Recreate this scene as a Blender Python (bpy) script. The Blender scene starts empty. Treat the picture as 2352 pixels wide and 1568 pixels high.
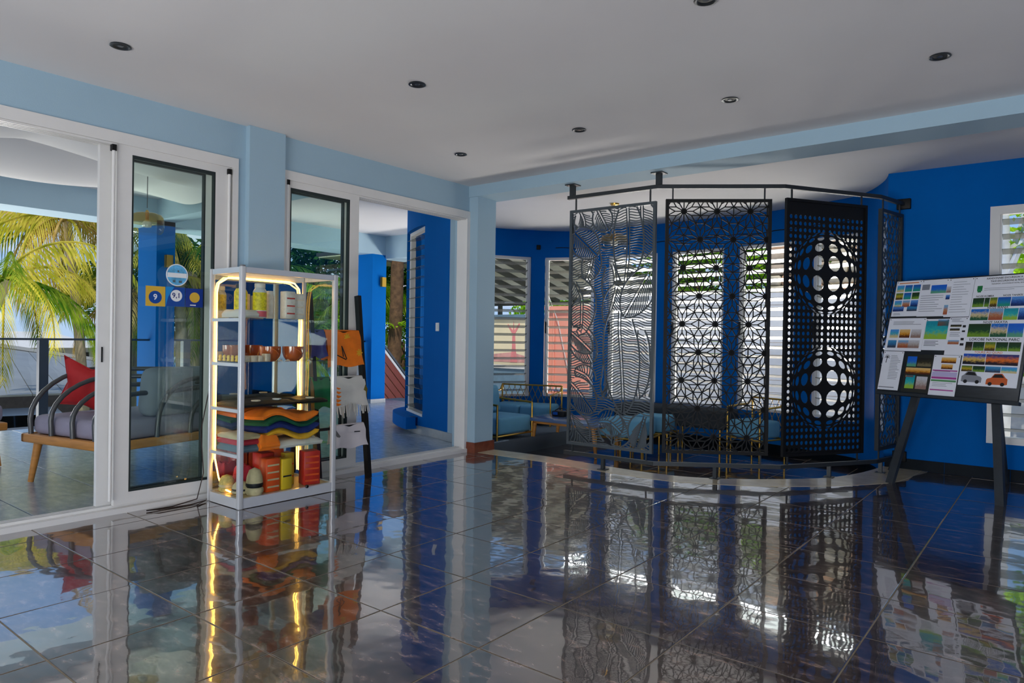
import bpy, bmesh, math, random
from mathutils import Vector, Matrix, noise as mnoise
random.seed(7)
C = bpy.context.scene.collection
scn = bpy.context.scene
PI = math.pi

# ---------------------------------------------------------------- camera
cam = bpy.data.cameras.new('camera')
cam.sensor_width = 36.0
cam.lens = 36.0 * 1590.0 / 2352.0
cam.clip_end = 3000
camo = bpy.data.objects.new('camera', cam); C.objects.link(camo)
th, pit, rol = math.atan(1259/1590), math.atan(8/1590), math.atan(0.0153)
fwd = Vector((-math.sin(th)*math.cos(pit), math.cos(th)*math.cos(pit), -math.sin(pit)))
rgt = Vector((math.cos(th), math.sin(th), 0))
upv = rgt.cross(fwd)
r2 = rgt*math.cos(rol) + upv*math.sin(rol)
u2 = -rgt*math.sin(rol) + upv*math.cos(rol)
M = Matrix((r2, u2, -fwd)).transposed().to_4x4()
M.translation = (0, 0, 1.2)
camo.matrix_world = M
scn.camera = camo

# ---------------------------------------------------------------- colour handling
scn.view_settings.view_transform = 'Standard'
scn.view_settings.look = 'None'
scn.view_settings.exposure = 0.0
scn.view_settings.gamma = 1.0
scn.view_settings.use_curve_mapping = False
scn.cycles.transparent_max_bounces = 32     # many panes stand one behind another

def lin(c):
    def f(v):
        v = v/255.0
        return v/12.92 if v <= 0.04045 else ((v+0.055)/1.055)**2.4
    return (f(c[0]), f(c[1]), f(c[2]), 1.0)

# ---------------------------------------------------------------- sky
w = bpy.data.worlds.new('sky'); scn.world = w; w.use_nodes = True
nt = w.node_tree; nt.nodes.clear()
def N(t, **k):
    n = nt.nodes.new(t)
    for a, b in k.items(): setattr(n, a, b)
    return n
out = N('ShaderNodeOutputWorld'); bg = N('ShaderNodeBackground')
tc = N('ShaderNodeTexCoord'); sep = N('ShaderNodeSeparateXYZ')
nt.links.new(tc.outputs['Generated'], sep.inputs[0])
rmp = N('ShaderNodeValToRGB')
e = rmp.color_ramp.elements
e[0].position = 0.0; e[0].color = lin((178, 205, 236))
e[1].position = 0.55; e[1].color = lin((104, 158, 226))
x = e.new(0.12); x.color = lin((152, 192, 238))
nt.links.new(sep.outputs[2], rmp.inputs[0])
dv = N('ShaderNodeMath', operation='ADD'); dv.inputs[1].default_value = 0.16
nt.links.new(sep.outputs[2], dv.inputs[0])
vd = N('ShaderNodeVectorMath', operation='DIVIDE')
cmb = N('ShaderNodeCombineXYZ')
for i in range(3): nt.links.new(dv.outputs[0], cmb.inputs[i])
nt.links.new(tc.outputs['Generated'], vd.inputs[0]); nt.links.new(cmb.outputs[0], vd.inputs[1])
ns = N('ShaderNodeTexNoise'); ns.inputs['Scale'].default_value = 1.3; ns.inputs['Detail'].default_value = 7
nt.links.new(vd.outputs[0], ns.inputs['Vector'])
cr = N('ShaderNodeValToRGB'); cr.color_ramp.elements[0].position = 0.50; cr.color_ramp.elements[1].position = 0.70
nt.links.new(ns.outputs[0], cr.inputs[0])
mx = N('ShaderNodeMixRGB'); mx.inputs[2].default_value = lin((236, 238, 244))
nt.links.new(cr.outputs[0], mx.inputs[0]); nt.links.new(rmp.outputs[0], mx.inputs[1])
nt.links.new(mx.outputs[0], bg.inputs[0]); bg.inputs[1].default_value = 1.05
nt.links.new(bg.outputs[0], out.inputs[0])

# ---------------------------------------------------------------- sun and added fill lamps
def sun(dirv, strength, col, ang=0.6):
    l = bpy.data.lights.new('sun', 'SUN'); l.energy = strength; l.color = col; l.angle = math.radians(ang)
    o = bpy.data.objects.new('sun', l); C.objects.link(o)
    o.rotation_euler = Vector(dirv).to_track_quat('-Z', 'Y').to_euler()
    o.location = (0, 0, 30)
sun((-0.34, 0.55, -0.95), 3.2, (1.0, 0.95, 0.86))

def area(name, loc, target, sx, sy, power, col):
    l = bpy.data.lights.new(name, 'AREA'); l.shape = 'RECTANGLE'; l.size = sx; l.size_y = sy
    l.energy = power; l.color = col
    o = bpy.data.objects.new(name, l); C.objects.link(o); o.location = loc
    o.rotation_euler = (Vector(target)-Vector(loc)).to_track_quat('-Z', 'Z').to_euler()
# added fill lamps near the floor, aimed at the ceiling in place of daylight
area('fill_rear', (-0.8, -3.7, 0.12), (-0.9, 0.4, 2.78), 4.8, 1.6, 400, (0.96, 0.97, 1.0))
area('fill_side', (2.4, -0.6, 0.12), (0.2, 0.6, 2.78), 4.0, 1.2, 105, (0.97, 0.98, 1.0))
# added lamps hidden outside terrace and lounge, standing in for bounce off the yards
area('fill_terrace', (-12.8, 3.0, -2.0), (-7.2, 3.0, 2.9), 13.0, 2.0, 1050, (1.0, 0.98, 0.95))
area('fill_lounge_up', (-3.9, 11.5, -0.28), (-3.9, 7.6, 2.8), 7.0, 1.2, 850, (1.0, 0.95, 0.88))
# added unseen lamp above the louvres, brightening the lounge floor and furniture
area('fill_lounge_down', (-3.6, 9.75, 2.95), (-3.4, 6.6, -0.2), 6.0, 0.8, 190, (0.95, 0.98, 1.0))

# ---------------------------------------------------------------- helpers
ORG = {}
def addprop(o, label=None, cat=None, group=None, kind=None):
    if label: o['label'] = label
    if cat: o['category'] = cat
    if group: o['group'] = group
    if kind: o['kind'] = kind
    return o

def thing(name, loc, label=None, cat=None, group=None, kind=None, rz=0):
    o = bpy.data.objects.new(name, None); C.objects.link(o); o.location = loc
    o.empty_display_size = 0.1
    ORG[o.name] = Vector(loc); o.rotation_euler = (0, 0, rz)
    return addprop(o, label, cat, group, kind)

class MB:
    """collects geometry in world space (through self.M) and links it as one mesh object"""
    def __init__(s, M=None):
        s.v = []; s.f = []; s.sm = []; s.M = M or Matrix.Identity(4)
    def add(s, vs, fs, smooth=False):
        b = len(s.v)
        s.v += [s.M @ Vector(p) for p in vs]
        s.f += [tuple(b+i for i in f) for f in fs]
        s.sm += [smooth]*len(fs)
        return s
    def box(s, x0, y0, z0, x1, y1, z1):
        x0, x1 = min(x0, x1), max(x0, x1); y0, y1 = min(y0, y1), max(y0, y1); z0, z1 = min(z0, z1), max(z0, z1)
        return s.add([(x0,y0,z0),(x1,y0,z0),(x1,y1,z0),(x0,y1,z0),(x0,y0,z1),(x1,y0,z1),(x1,y1,z1),(x0,y1,z1)],
              [(0,3,2,1),(4,5,6,7),(0,1,5,4),(1,2,6,5),(2,3,7,6),(3,0,4,7)])
    def rbox(s, x0, y0, z0, x1, y1, z1, r=0.02, seg=2):
        """box with all edges rounded"""
        bm = bmesh.new(); bmesh.ops.create_cube(bm, size=1)
        bmesh.ops.scale(bm, vec=(abs(x1-x0), abs(y1-y0), abs(z1-z0)), verts=bm.verts)
        r = min(r, 0.49*min(abs(x1-x0), abs(y1-y0), abs(z1-z0)))
        bmesh.ops.bevel(bm, geom=bm.edges[:], offset=r, segments=seg, profile=0.5, affect='EDGES')
        c = Vector(((x0+x1)/2, (y0+y1)/2, (z0+z1)/2)); bm.verts.index_update()
        s.add([v.co+c for v in bm.verts], [tuple(v.index for v in f.verts) for f in bm.faces], True); bm.free()
        return s
    def bar(s, a, b, wd, h=None, up=(0,0,1)):
        h = h or wd; a = Vector(a); b = Vector(b); d = (b-a).normalized(); up = Vector(up)
        if abs(d.dot(up)) > 0.98: up = Vector((0,1,0)) if abs(d.y) < 0.9 else Vector((1,0,0))
        sd = d.cross(up).normalized()*wd/2; u = sd.cross(d).normalized()*h/2
        vs = [a-sd-u, a+sd-u, a+sd+u, a-sd+u, b-sd-u, b+sd-u, b+sd+u, b-sd+u]
        return s.add(vs, [(0,1,2,3),(7,6,5,4),(0,4,5,1),(1,5,6,2),(2,6,7,3),(3,7,4,0)])
    def tube(s, pts, r, seg=8, cap=True, smooth=True):
        pts = [Vector(p) for p in pts]; n = len(pts)
        rs = r if isinstance(r, (list, tuple)) else [r]*n
        t0 = (pts[1]-pts[0]).normalized()
        ref = Vector((0,0,1)) if abs(t0.z) < 0.9 else Vector((1,0,0))
        vs = []
        for i in range(n):
            t = ((pts[min(i+1,n-1)]-pts[max(i-1,0)])).normalized()
            a = t.cross(ref)
            if a.length < 1e-4: a = t.cross(Vector((0,1,0)))
            a.normalize(); b = a.cross(t); ref = b if abs(t.dot(b)) < 0.9 else ref
            b = a.cross(t)
            for k in range(seg):
                q = 2*PI*k/seg; vs.append(pts[i]+a*math.cos(q)*rs[i]+b*math.sin(q)*rs[i])
        fs = []
        for i in range(n-1):
            for k in range(seg):
                k2 = (k+1) % seg; fs.append((i*seg+k, i*seg+k2, (i+1)*seg+k2, (i+1)*seg+k))
        if cap: fs += [tuple(reversed(range(seg))), tuple(range((n-1)*seg, n*seg))]
        return s.add(vs, fs, smooth)
    def lathe(s, prof, c=(0,0,0), seg=20, smooth=True, cap=True):
        vs = []; fs = []; c = Vector(c)
        for r, z in prof:
            for k in range(seg):
                q = 2*PI*k/seg; vs.append(c+Vector((r*math.cos(q), r*math.sin(q), z)))
        for i in range(len(prof)-1):
            for k in range(seg):
                k2 = (k+1) % seg; fs.append((i*seg+k, i*seg+k2, (i+1)*seg+k2, (i+1)*seg+k))
        if cap:
            if prof[0][0] > 1e-4: fs.append(tuple(reversed(range(seg))))
            if prof[-1][0] > 1e-4: fs.append(tuple(range((len(prof)-1)*seg, len(prof)*seg)))
        return s.add(vs, fs, smooth)
    def prism(s, poly, z0, z1):
        n = len(poly)
        vs = [(p[0], p[1], z0) for p in poly]+[(p[0], p[1], z1) for p in poly]
        fs = [tuple(reversed(range(n))), tuple(range(n, 2*n))]+[(i, (i+1) % n, n+(i+1) % n, n+i) for i in range(n)]
        return s.add(vs, fs)
    def grid(s, fn, nu, nv, smooth=True, thick=None):
        vs = [Vector(fn(i/nu, j/nv)) for j in range(nv+1) for i in range(nu+1)]
        fs = [(j*(nu+1)+i, j*(nu+1)+i+1, (j+1)*(nu+1)+i+1, (j+1)*(nu+1)+i) for j in range(nv) for i in range(nu)]
        if thick is not None:
            t = Vector(thick); n = len(vs); vs2 = [p+t for p in vs]
            fs2 = [tuple(n+k for k in reversed(f)) for f in fs]
            rim = [i for i in range(nu+1)]+[j*(nu+1)+nu for j in range(1, nv+1)]+[nv*(nu+1)+i for i in range(nu-1, -1, -1)]+[j*(nu+1) for j in range(nv-1, 0, -1)]
            rf = [(rim[(k+1) % len(rim)], rim[k], n+rim[k], n+rim[(k+1) % len(rim)]) for k in range(len(rim))]
            return s.add(vs+vs2, fs+fs2+rf, smooth)
        return s.add(vs, fs, smooth)
    def sweep(s, path, wd, z0, z1):
        """band of width wd centred on an xy path between two heights"""
        n = len(path); vs = []
        for i in range(n):
            t = (Vector(path[min(i+1,n-1)])-Vector(path[max(i-1,0)])).normalized(); nr = Vector((t.y, -t.x))*wd/2
            p = Vector(path[i])
            for q, z in ((p-nr, z0), (p+nr, z0), (p+nr, z1), (p-nr, z1)): vs.append((q.x, q.y, z))
        fs = [(0,1,2,3), tuple((n-1)*4+k for k in (3,2,1,0))]
        for i in range(n-1):
            for k in range(4):
                k2 = (k+1) % 4; fs.append((i*4+k, (i+1)*4+k, (i+1)*4+k2, i*4+k2))
        return s.add(vs, fs)
    def build(s, name, m, parent=None, label=None, cat=None, group=None, kind=None):
        me = bpy.data.meshes.new(name)
        if parent is not None:
            og = ORG[parent.name]
        else:
            xs = [p.x for p in s.v]; ys = [p.y for p in s.v]; zs = [p.z for p in s.v]
            og = Vector(((min(xs)+max(xs))/2, (min(ys)+max(ys))/2, min(zs)))
        me.from_pydata([p-og for p in s.v], [], s.f)
        me.polygons.foreach_set('use_smooth', s.sm)
        ms = m if isinstance(m, (list, tuple)) else [m]
        for q in ms: me.materials.append(q)
        bm = bmesh.new(); bm.from_mesh(me); bmesh.ops.recalc_face_normals(bm, faces=bm.faces); bm.to_mesh(me); bm.free()
        if any(s.sm) and not all(s.sm) or any(s.sm):
            me.set_sharp_from_angle(angle=math.radians(50))
        me.update()
        o = bpy.data.objects.new(name, me); C.objects.link(o)
        if parent is not None: o.parent = parent
        else: o.location = og
        ORG[o.name] = og
        return addprop(o, label, cat, group, kind)

def kids(o): return [c for c in bpy.data.objects if c.parent == o]
def copy_tree(o, parent=None):
    c = o.copy(); C.objects.link(c)
    if parent is not None: c.parent = parent
    for ch in CH.get(o.name, []): copy_tree(ch, c)
    return c
CH = {}
def remember(o):
    """record the children of a prototype once, so copies need no search"""
    CH[o.name] = kids(o)
    for c in CH[o.name]: remember(c)

# ---------------------------------------------------------------- materials
MT = {}
def pm(name, col, rough=0.6, metal=0.0, spec=0.5, var=0.0, vscale=8.0, bump=0.0, bscale=60.0, emit=None, estr=1.0, alpha=None, stretch=None, coat=0.0):
    m = bpy.data.materials.new(name); m.use_nodes = True; t = m.node_tree; b = t.nodes['Principled BSDF']
    L = t.links
    c = lin(col)
    b.inputs['Base Color'].default_value = c
    b.inputs['Roughness'].default_value = rough; b.inputs['Metallic'].default_value = metal
    b.inputs['Specular IOR Level'].default_value = spec
    if coat: b.inputs['Coat Weight'].default_value = coat; b.inputs['Coat Roughness'].default_value = 0.06
    if emit: b.inputs['Emission Color'].default_value = lin(emit); b.inputs['Emission Strength'].default_value = estr
    if var or bump:
        tcn = t.nodes.new('ShaderNodeTexCoord'); mp = t.nodes.new('ShaderNodeMapping')
        L.new(tcn.outputs['Object'], mp.inputs[0])
        if stretch: mp.inputs['Scale'].default_value = stretch
    if var:
        n = t.nodes.new('ShaderNodeTexNoise'); n.inputs['Scale'].default_value = vscale; n.inputs['Detail'].default_value = 5
        L.new(mp.outputs[0], n.inputs['Vector'])
        r = t.nodes.new('ShaderNodeValToRGB')
        r.color_ramp.elements[0].position = 0.3; r.color_ramp.elements[1].position = 0.7
        r.color_ramp.elements[0].color = tuple(max(0, k*(1-var)) for k in c[:3])+(1,)
        r.color_ramp.elements[1].color = tuple(min(1, k*(1+var)) for k in c[:3])+(1,)
        L.new(n.outputs[0], r.inputs[0]); L.new(r.outputs[0], b.inputs['Base Color'])
    if bump:
        n2 = t.nodes.new('ShaderNodeTexNoise'); n2.inputs['Scale'].default_value = bscale; n2.inputs['Detail'].default_value = 3
        L.new(mp.outputs[0], n2.inputs['Vector'])
        bp = t.nodes.new('ShaderNodeBump'); bp.inputs['Strength'].default_value = 1.0; bp.inputs['Distance'].default_value = bump
        L.new(n2.outputs[0], bp.inputs['Height']); L.new(bp.outputs[0], b.inputs['Normal'])
    MT[name] = m
    return m

def glass(name, tint, ior=1.45, body=0.0, bodycol=(255,255,255), rough=0.0):
    """clear pane: transmits straight through with a tint, mirrors by Fresnel"""
    m = bpy.data.materials.new(name); m.use_nodes = True; t = m.node_tree; t.nodes.clear(); L = t.links
    o = t.nodes.new('ShaderNodeOutputMaterial'); tr = t.nodes.new('ShaderNodeBsdfTransparent'); tr.inputs[0].default_value = lin(tint)
    gl = t.nodes.new('ShaderNodeBsdfGlossy'); gl.inputs['Roughness'].default_value = rough
    fr = t.nodes.new('ShaderNodeFresnel'); fr.inputs[0].default_value = ior
    src = tr
    if body:
        df = t.nodes.new('ShaderNodeBsdfDiffuse'); df.inputs[0].default_value = lin(bodycol)
        tl = t.nodes.new('ShaderNodeBsdfTranslucent'); tl.inputs[0].default_value = lin(bodycol)
        a = t.nodes.new('ShaderNodeMixShader'); a.inputs[0].default_value = 0.5
        L.new(df.outputs[0], a.inputs[1]); L.new(tl.outputs[0], a.inputs[2])
        bmx = t.nodes.new('ShaderNodeMixShader'); bmx.inputs[0].default_value = body
        L.new(tr.outputs[0], bmx.inputs[1]); L.new(a.outputs[0], bmx.inputs[2]); src = bmx
    mxs = t.nodes.new('ShaderNodeMixShader')
    # a sheet is entered and left without bending, so only its front face mirrors
    ge = t.nodes.new('ShaderNodeNewGeometry'); fb_ = t.nodes.new('ShaderNodeMath'); fb_.operation = 'SUBTRACT'; fb_.inputs[0].default_value = 1.0; L.new(ge.outputs['Backfacing'], fb_.inputs[1])
    fm = t.nodes.new('ShaderNodeMath'); fm.operation = 'MULTIPLY'; L.new(fr.outputs[0], fm.inputs[0]); L.new(fb_.outputs[0], fm.inputs[1])
    L.new(fm.outputs[0], mxs.inputs[0]); L.new(src.outputs[0], mxs.inputs[1]); L.new(gl.outputs[0], mxs.inputs[2])
    L.new(mxs.outputs[0], o.inputs[0]); MT[name] = m
    return m

def leafmat(name, col, col2, trans=0.35, vs=3.0):
    m = bpy.data.materials.new(name); m.use_nodes = True; t = m.node_tree; t.nodes.clear(); L = t.links
    o = t.nodes.new('ShaderNodeOutputMaterial'); d = t.nodes.new('ShaderNodeBsdfDiffuse'); tl = t.nodes.new('ShaderNodeBsdfTranslucent')
    tcn = t.nodes.new('ShaderNodeTexCoord'); n = t.nodes.new('ShaderNodeTexNoise'); n.inputs['Scale'].default_value = vs; n.inputs['Detail'].default_value = 6
    L.new(tcn.outputs['Object'], n.inputs['Vector'])
    r = t.nodes.new('ShaderNodeValToRGB'); r.color_ramp.elements[0].position = 0.38; r.color_ramp.elements[1].position = 0.62
    r.color_ramp.elements[0].color = lin(col); r.color_ramp.elements[1].color = lin(col2)
    L.new(n.outputs[0], r.inputs[0]); L.new(r.outputs[0], d.inputs[0]); L.new(r.outputs[0], tl.inputs[0])
    a = t.nodes.new('ShaderNodeMixShader'); a.inputs[0].default_value = trans
    L.new(d.outputs[0], a.inputs[1]); L.new(tl.outputs[0], a.inputs[2]); L.new(a.outputs[0], o.inputs[0]); MT[name] = m
    return m

M_ceil = pm('ceiling_paint', (224, 222, 222), 0.9, var=0.02, vscale=1.2)
M_lblue = pm('light_blue_paint', (160, 188, 204), 0.75, var=0.02, vscale=2, bump=0.0006, bscale=120)
M_blue = pm('deep_blue_paint', (0, 98, 178), 0.75, spec=0.06, var=0.05, vscale=2, bump=0.0008, bscale=90)
M_white = pm('white_aluminium', (226, 224, 220), 0.35, var=0.02)
M_white2 = pm('white_plastic', (232, 232, 228), 0.4)
M_black = pm('black_metal', (15, 15, 15), 0.55, spec=0.3)
M_anth = pm('anthracite_steel', (48, 52, 54), 0.45, metal=0.2)
M_gasket = pm('rubber_gasket', (28, 40, 40), 0.6)
M_brownskirt = pm('brown_tile_skirting', (120, 62, 40), 0.25, var=0.25, vscale=14)
M_darkskirt = pm('dark_tile_skirting', (15, 24, 32), 0.5, spec=0.1, var=0.2, vscale=12)
M_greyskirt = pm('grey_tile_skirting', (140, 150, 158), 0.3, var=0.1, vscale=10)
M_stone = pm('light_stone_band', (206, 190, 160), 0.12, var=0.1, vscale=9)
M_grout = pm('grout', (150, 138, 118), 0.8, var=0.15, vscale=30)
M_grout2 = pm('terrace_grout', (96, 104, 112), 0.8)
M_gold = pm('gold_metal', (205, 160, 70), 0.3, metal=0.85)
M_wood = pm('oak_wood', (192, 130, 60), 0.45, var=0.18, vscale=6, stretch=(1, 1, 8))
M_woodd = pm('teak_wood', (170, 98, 42), 0.4, var=0.2, vscale=8)
M_pane = glass('door_glass', (248, 253, 250), 1.7)
M_caseg = glass('case_glass', (251, 254, 252), 1.4)
M_slat = glass('louvre_glass', (238, 242, 238), 1.4, body=0.5, bodycol=(112, 107, 92), rough=0.05)
M_lampg = glass('amber_glass', (236, 214, 160), 1.5, body=0.12, bodycol=(200, 150, 50))
M_lampc = glass('clear_lamp_glass', (240, 244, 240), 1.6)

def floor_mat(name, dark, mid, fleck, rough, ior, wav):
    m = bpy.data.materials.new(name); m.use_nodes = True; t = m.node_tree; b = t.nodes['Principled BSDF']; L = t.links
    g = t.nodes.new('ShaderNodeNewGeometry'); oi = t.nodes.new('ShaderNodeObjectInfo')
    ml = t.nodes.new('ShaderNodeMath'); ml.operation = 'MULTIPLY'; ml.inputs[1].default_value = 40
    L.new(oi.outputs['Random'], ml.inputs[0])
    cb = t.nodes.new('ShaderNodeCombineXYZ'); L.new(ml.outputs[0], cb.inputs[2])
    va = t.nodes.new('ShaderNodeVectorMath'); va.operation = 'ADD'
    L.new(g.outputs['Position'], va.inputs[0]); L.new(cb.outputs[0], va.inputs[1])
    mp = t.nodes.new('ShaderNodeMapping'); mp.inputs['Scale'].default_value = (1.0, 2.2, 1.0); mp.inputs['Rotation'].default_value = (0, 0, 0.5)
    L.new(va.outputs[0], mp.inputs[0])
    n = t.nodes.new('ShaderNodeTexNoise'); n.inputs['Scale'].default_value = 9; n.inputs['Detail'].default_value = 8; n.inputs['Roughness'].default_value = 0.72
    L.new(mp.outputs[0], n.inputs['Vector'])
    r = t.nodes.new('ShaderNodeValToRGB'); e = r.color_ramp.elements
    e[0].position = 0.36; e[0].color = lin(dark); e[1].position = 0.7; e[1].color = lin(fleck)
    q = e.new(0.54); q.color = lin(mid)
    L.new(n.outputs[0], r.inputs[0]); L.new(r.outputs[0], b.inputs['Base Color'])
    b.inputs['Roughness'].default_value = rough; b.inputs['IOR'].default_value = ior
    if ior > 1.8: b.inputs['Coat Weight'].default_value = 1.0; b.inputs['Coat IOR'].default_value = 2.3; b.inputs['Coat Roughness'].default_value = 0.02
    n2 = t.nodes.new('ShaderNodeTexNoise'); n2.inputs['Scale'].default_value = 5.5; n2.inputs['Detail'].default_value = 1.5
    L.new(va.outputs[0], n2.inputs['Vector'])
    bp = t.nodes.new('ShaderNodeBump'); bp.inputs['Distance'].default_value = wav; bp.inputs['Strength'].default_value = 1
    n3 = t.nodes.new('ShaderNodeTexNoise'); n3.inputs['Scale'].default_value = 55; n3.inputs['Detail'].default_value = 2; L.new(mp.outputs[0], n3.inputs['Vector'])
    ma = t.nodes.new('ShaderNodeMath'); ma.operation = 'MULTIPLY_ADD'; ma.inputs[1].default_value = 0.012; L.new(n3.outputs[0], ma.inputs[0]); L.new(n2.outputs[0], ma.inputs[2])
    L.new(ma.outputs[0], bp.inputs['Height']); L.new(bp.outputs[0], b.inputs['Normal']); L.new(bp.outputs[0], b.inputs['Coat Normal'])
    MT[name] = m
    return m
M_tile = floor_mat('polished_dark_tile', (46, 36, 32), (88, 71, 63), (176, 148, 132), 0.14, 1.9, 0.0015)
M_ttile = floor_mat('grey_terrace_tile', (136, 150, 164), (158, 172, 186), (182, 194, 204), 0.2, 1.5, 0.0006)

# ================================================================ room shell
ZC = 2.78          # main ceiling
ZR = 2.86          # lounge ceiling beyond the beam
ZF = -0.19         # sunken lounge floor
CW = [(-1.34,7.58),(-1.366,7.69),(-1.456,7.95),(-1.66,8.33),(-1.94,8.59),(-2.88,8.92),(-3.43,8.97),(-4.52,9.05),(-5.5,9.02),(-5.96,8.93),(-6.4,8.51),(-6.71,8.06),
      (-6.93,7.45),(-6.96,6.98),(-6.80,6.58),(-6.25,6.22),(-5.8,6.10),(-5.27,5.92),(-4.9,5.74)]
def catmull(P, n=14):
    P = [Vector(p) for p in P]; o = []
    for i in range(len(P)-1):
        a, b, c, d = P[max(i-1,0)], P[i], P[i+1], P[min(i+2,len(P)-1)]
        for k in range(n):
            t = k/n
            o.append(0.5*((2*b)+(c-a)*t+(2*a-5*b+4*c-d)*t*t+(3*b-a-3*c+d)*t**3))
    o.append(P[-1]); return o
WQ = catmull(CW); WS = [0.0]
for i in range(1, len(WQ)): WS.append(WS[-1]+(WQ[i]-WQ[i-1]).length)
def wall_at(s):
    s = max(0, min(WS[-1], s)); i = 1
    while i < len(WS)-1 and WS[i] < s: i += 1
    t = (s-WS[i-1])/(WS[i]-WS[i-1]); p = WQ[i-1].lerp(WQ[i], t)
    d = (WQ[min(i+1, len(WQ)-1)]-WQ[max(i-2, 0)]).normalized()
    return p, Vector((d.y, -d.x))          # point on the inner face, outward normal
WT = 0.19
def wall_strip(mb, s0, s1, z0, z1, o0=0.0, o1=WT):
    n = max(2, int((s1-s0)/0.08)); vs = []
    for i in range(n+1):
        p, nr = wall_at(s0+(s1-s0)*i/n); a = p+nr*o0; b = p+nr*o1
        vs += [(a.x,a.y,z0),(b.x,b.y,z0),(b.x,b.y,z1),(a.x,a.y,z1)]
    fs = [(0,1,2,3), tuple(n*4+k for k in (3,2,1,0))]
    for i in range(n):
        for k in range(4):
            k2 = (k+1) % 4; fs.append((i*4+k, (i+1)*4+k, (i+1)*4+k2, i*4+k2))
    mb.add(vs, fs)

WIN = [(0.12,0.56),(1.05,1.66),(1.89,2.66),(2.86,3.65),(3.87,4.67),(4.90,5.69),(5.90,6.70)]
SEXT = WS[-1]
# exterior tower window sits on the terrace side
W0 = (SEXT-2.05, SEXT-1.25)
ALLW = WIN+[W0]
ZS, ZT = 0.31, 2.45
wb = MB(); cuts = [0.0]
for a, b in ALLW: cuts += [a, b]
cuts.append(SEXT)
for i in range(0, len(cuts)-1, 2): wall_strip(wb, cuts[i], cuts[i+1], -0.35, 3.0)
for a, b in ALLW:
    lo, hi = (0.21, 2.57) if (a, b) == W0 else (ZS, ZT)
    wall_strip(wb, a, b, -0.35, lo); wall_strip(wb, a, b, hi, 3.0)
wb.build('wall_lounge', M_blue, kind='structure')
# light-blue strip of outside wall next to the sliding door
lb = MB(); wall_strip(lb, SEXT-0.62, SEXT, 0.0, 2.98, WT, WT+0.006); lb.build('wall_lounge_edge', M_lblue, kind='structure')
# outside skirting and window ledge on the terrace side
sk = MB(); wall_strip(sk, SEXT-2.7, SEXT-0.02, 0.0, 0.10, WT, WT+0.02); sk.build('baseboard_terrace', M_greyskirt, kind='structure')
lg = MB(); wall_strip(lg, SEXT-2.62, SEXT-1.34, 0.06, 0.205, WT, WT+0.16)
ledge = lg.build('window_ledge', M_blue, kind='structure')
# inside skirting
sk = MB(); wall_strip(sk, 0.02, SEXT-0.4, ZF, ZF+0.10, -0.014, 0.0); sk.build('baseboard_lounge', M_darkskirt, kind='structure')

# ---- left wall with its two sliding doors
D1 = (-0.75, 2.80); D2 = (3.18, 5.41); DZ = 2.515
lw = MB()
for y0, y1 in ((-4.6, D1[0]), (D1[1], D2[0])): lw.box(-5.08, y0, -0.1, -4.88, y1, 3.0)
for y0, y1 in (D1, D2): lw.box(-5.08, y0, DZ, -4.88, y1, 3.0)
lw.build('wall_left', M_lblue, kind='structure')
MB().box(-4.88, 2.865, 0.0, -4.825, 3.172, ZC-0.001).build('pilaster', M_lblue, kind='structure')
MB().box(-5.08, 5.41, -0.2, -4.76, 5.70, 2.665).build('column', M_lblue, kind='structure')
MB().box(-4.885, 5.395, 0.0, -4.745, 5.712, 0.105).build('baseboard_column', M_brownskirt, kind='structure')
MB().box(-5.08, 5.40, 2.665, 3.2, 5.75, 2.99).build('beam', M_lblue, kind='structure')

# ---- back wall with its louvre window
RW = (-0.512, 0.62)
bw = MB()
bw.box(-1.34, 7.58, -0.35, RW[0], 7.77, 3.0); bw.box(RW[1], 7.58, -0.35, 3.2, 7.77, 3.0)
bw.box(RW[0], 7.58, -0.35, RW[1], 7.77, 0.32); bw.box(RW[0], 7.58, 2.45, RW[1], 7.77, 3.0)
bw.build('wall_back', M_blue, kind='structure')
bs = MB()
for i in range(9): bs.box(-1.33+i*0.5+0.002, 7.567, 0.0, -1.33+(i+1)*0.5-0.002, 7.579, 0.10)
bs.build('baseboard_back', M_darkskirt, kind='structure')

# ---- walls behind the camera: wide openings to the daylight
rw = MB()
rw.box(3.0, -4.6, -0.1, 3.2, -3.0, 3.0); rw.box(3.0, 1.8, -0.1, 3.2, 7.77, 3.0); rw.box(3.0, -3.0, 2.5, 3.2, 1.8, 3.0)
rw.build('wall_right', M_blue, kind='structure')
fw = MB()
fw.box(-5.08, -4.8, -0.1, -3.0, -4.6, 3.0); fw.box(1.8, -4.8, -0.1, 3.2, -4.6, 3.0); fw.box(-3.0, -4.8, 2.5, 1.8, -4.6, 3.0)
fw.build('wall_rear', M_lblue, kind='structure')

# ---- ceilings and roof slab
cl = MB(); cl.box(-5.0, -4.7, ZC, 3.1, 5.45, ZC+0.06); cl.build('ceiling', M_ceil, kind='structure')
cl = MB(); cl.prism([(-5.05,5.7),(3.1,5.7),(3.1,7.7),(-1.35,7.7)]+[((wall_at(s)[0]+wall_at(s)[1]*0.1)[:]) for s in [0.2+k*0.25 for k in range(int((SEXT-0.2)/0.25)+1)]], ZR, ZR+0.06)
cl.build('ceiling_lounge', M_ceil, kind='structure')
MB().box(-10.5, -4.9, 3.06, 3.3, 7.85, 3.3).box(-10.5, 7.85, 3.06, -1.0, 9.35, 3.3).build('roof', M_ceil, kind='structure')

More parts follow.
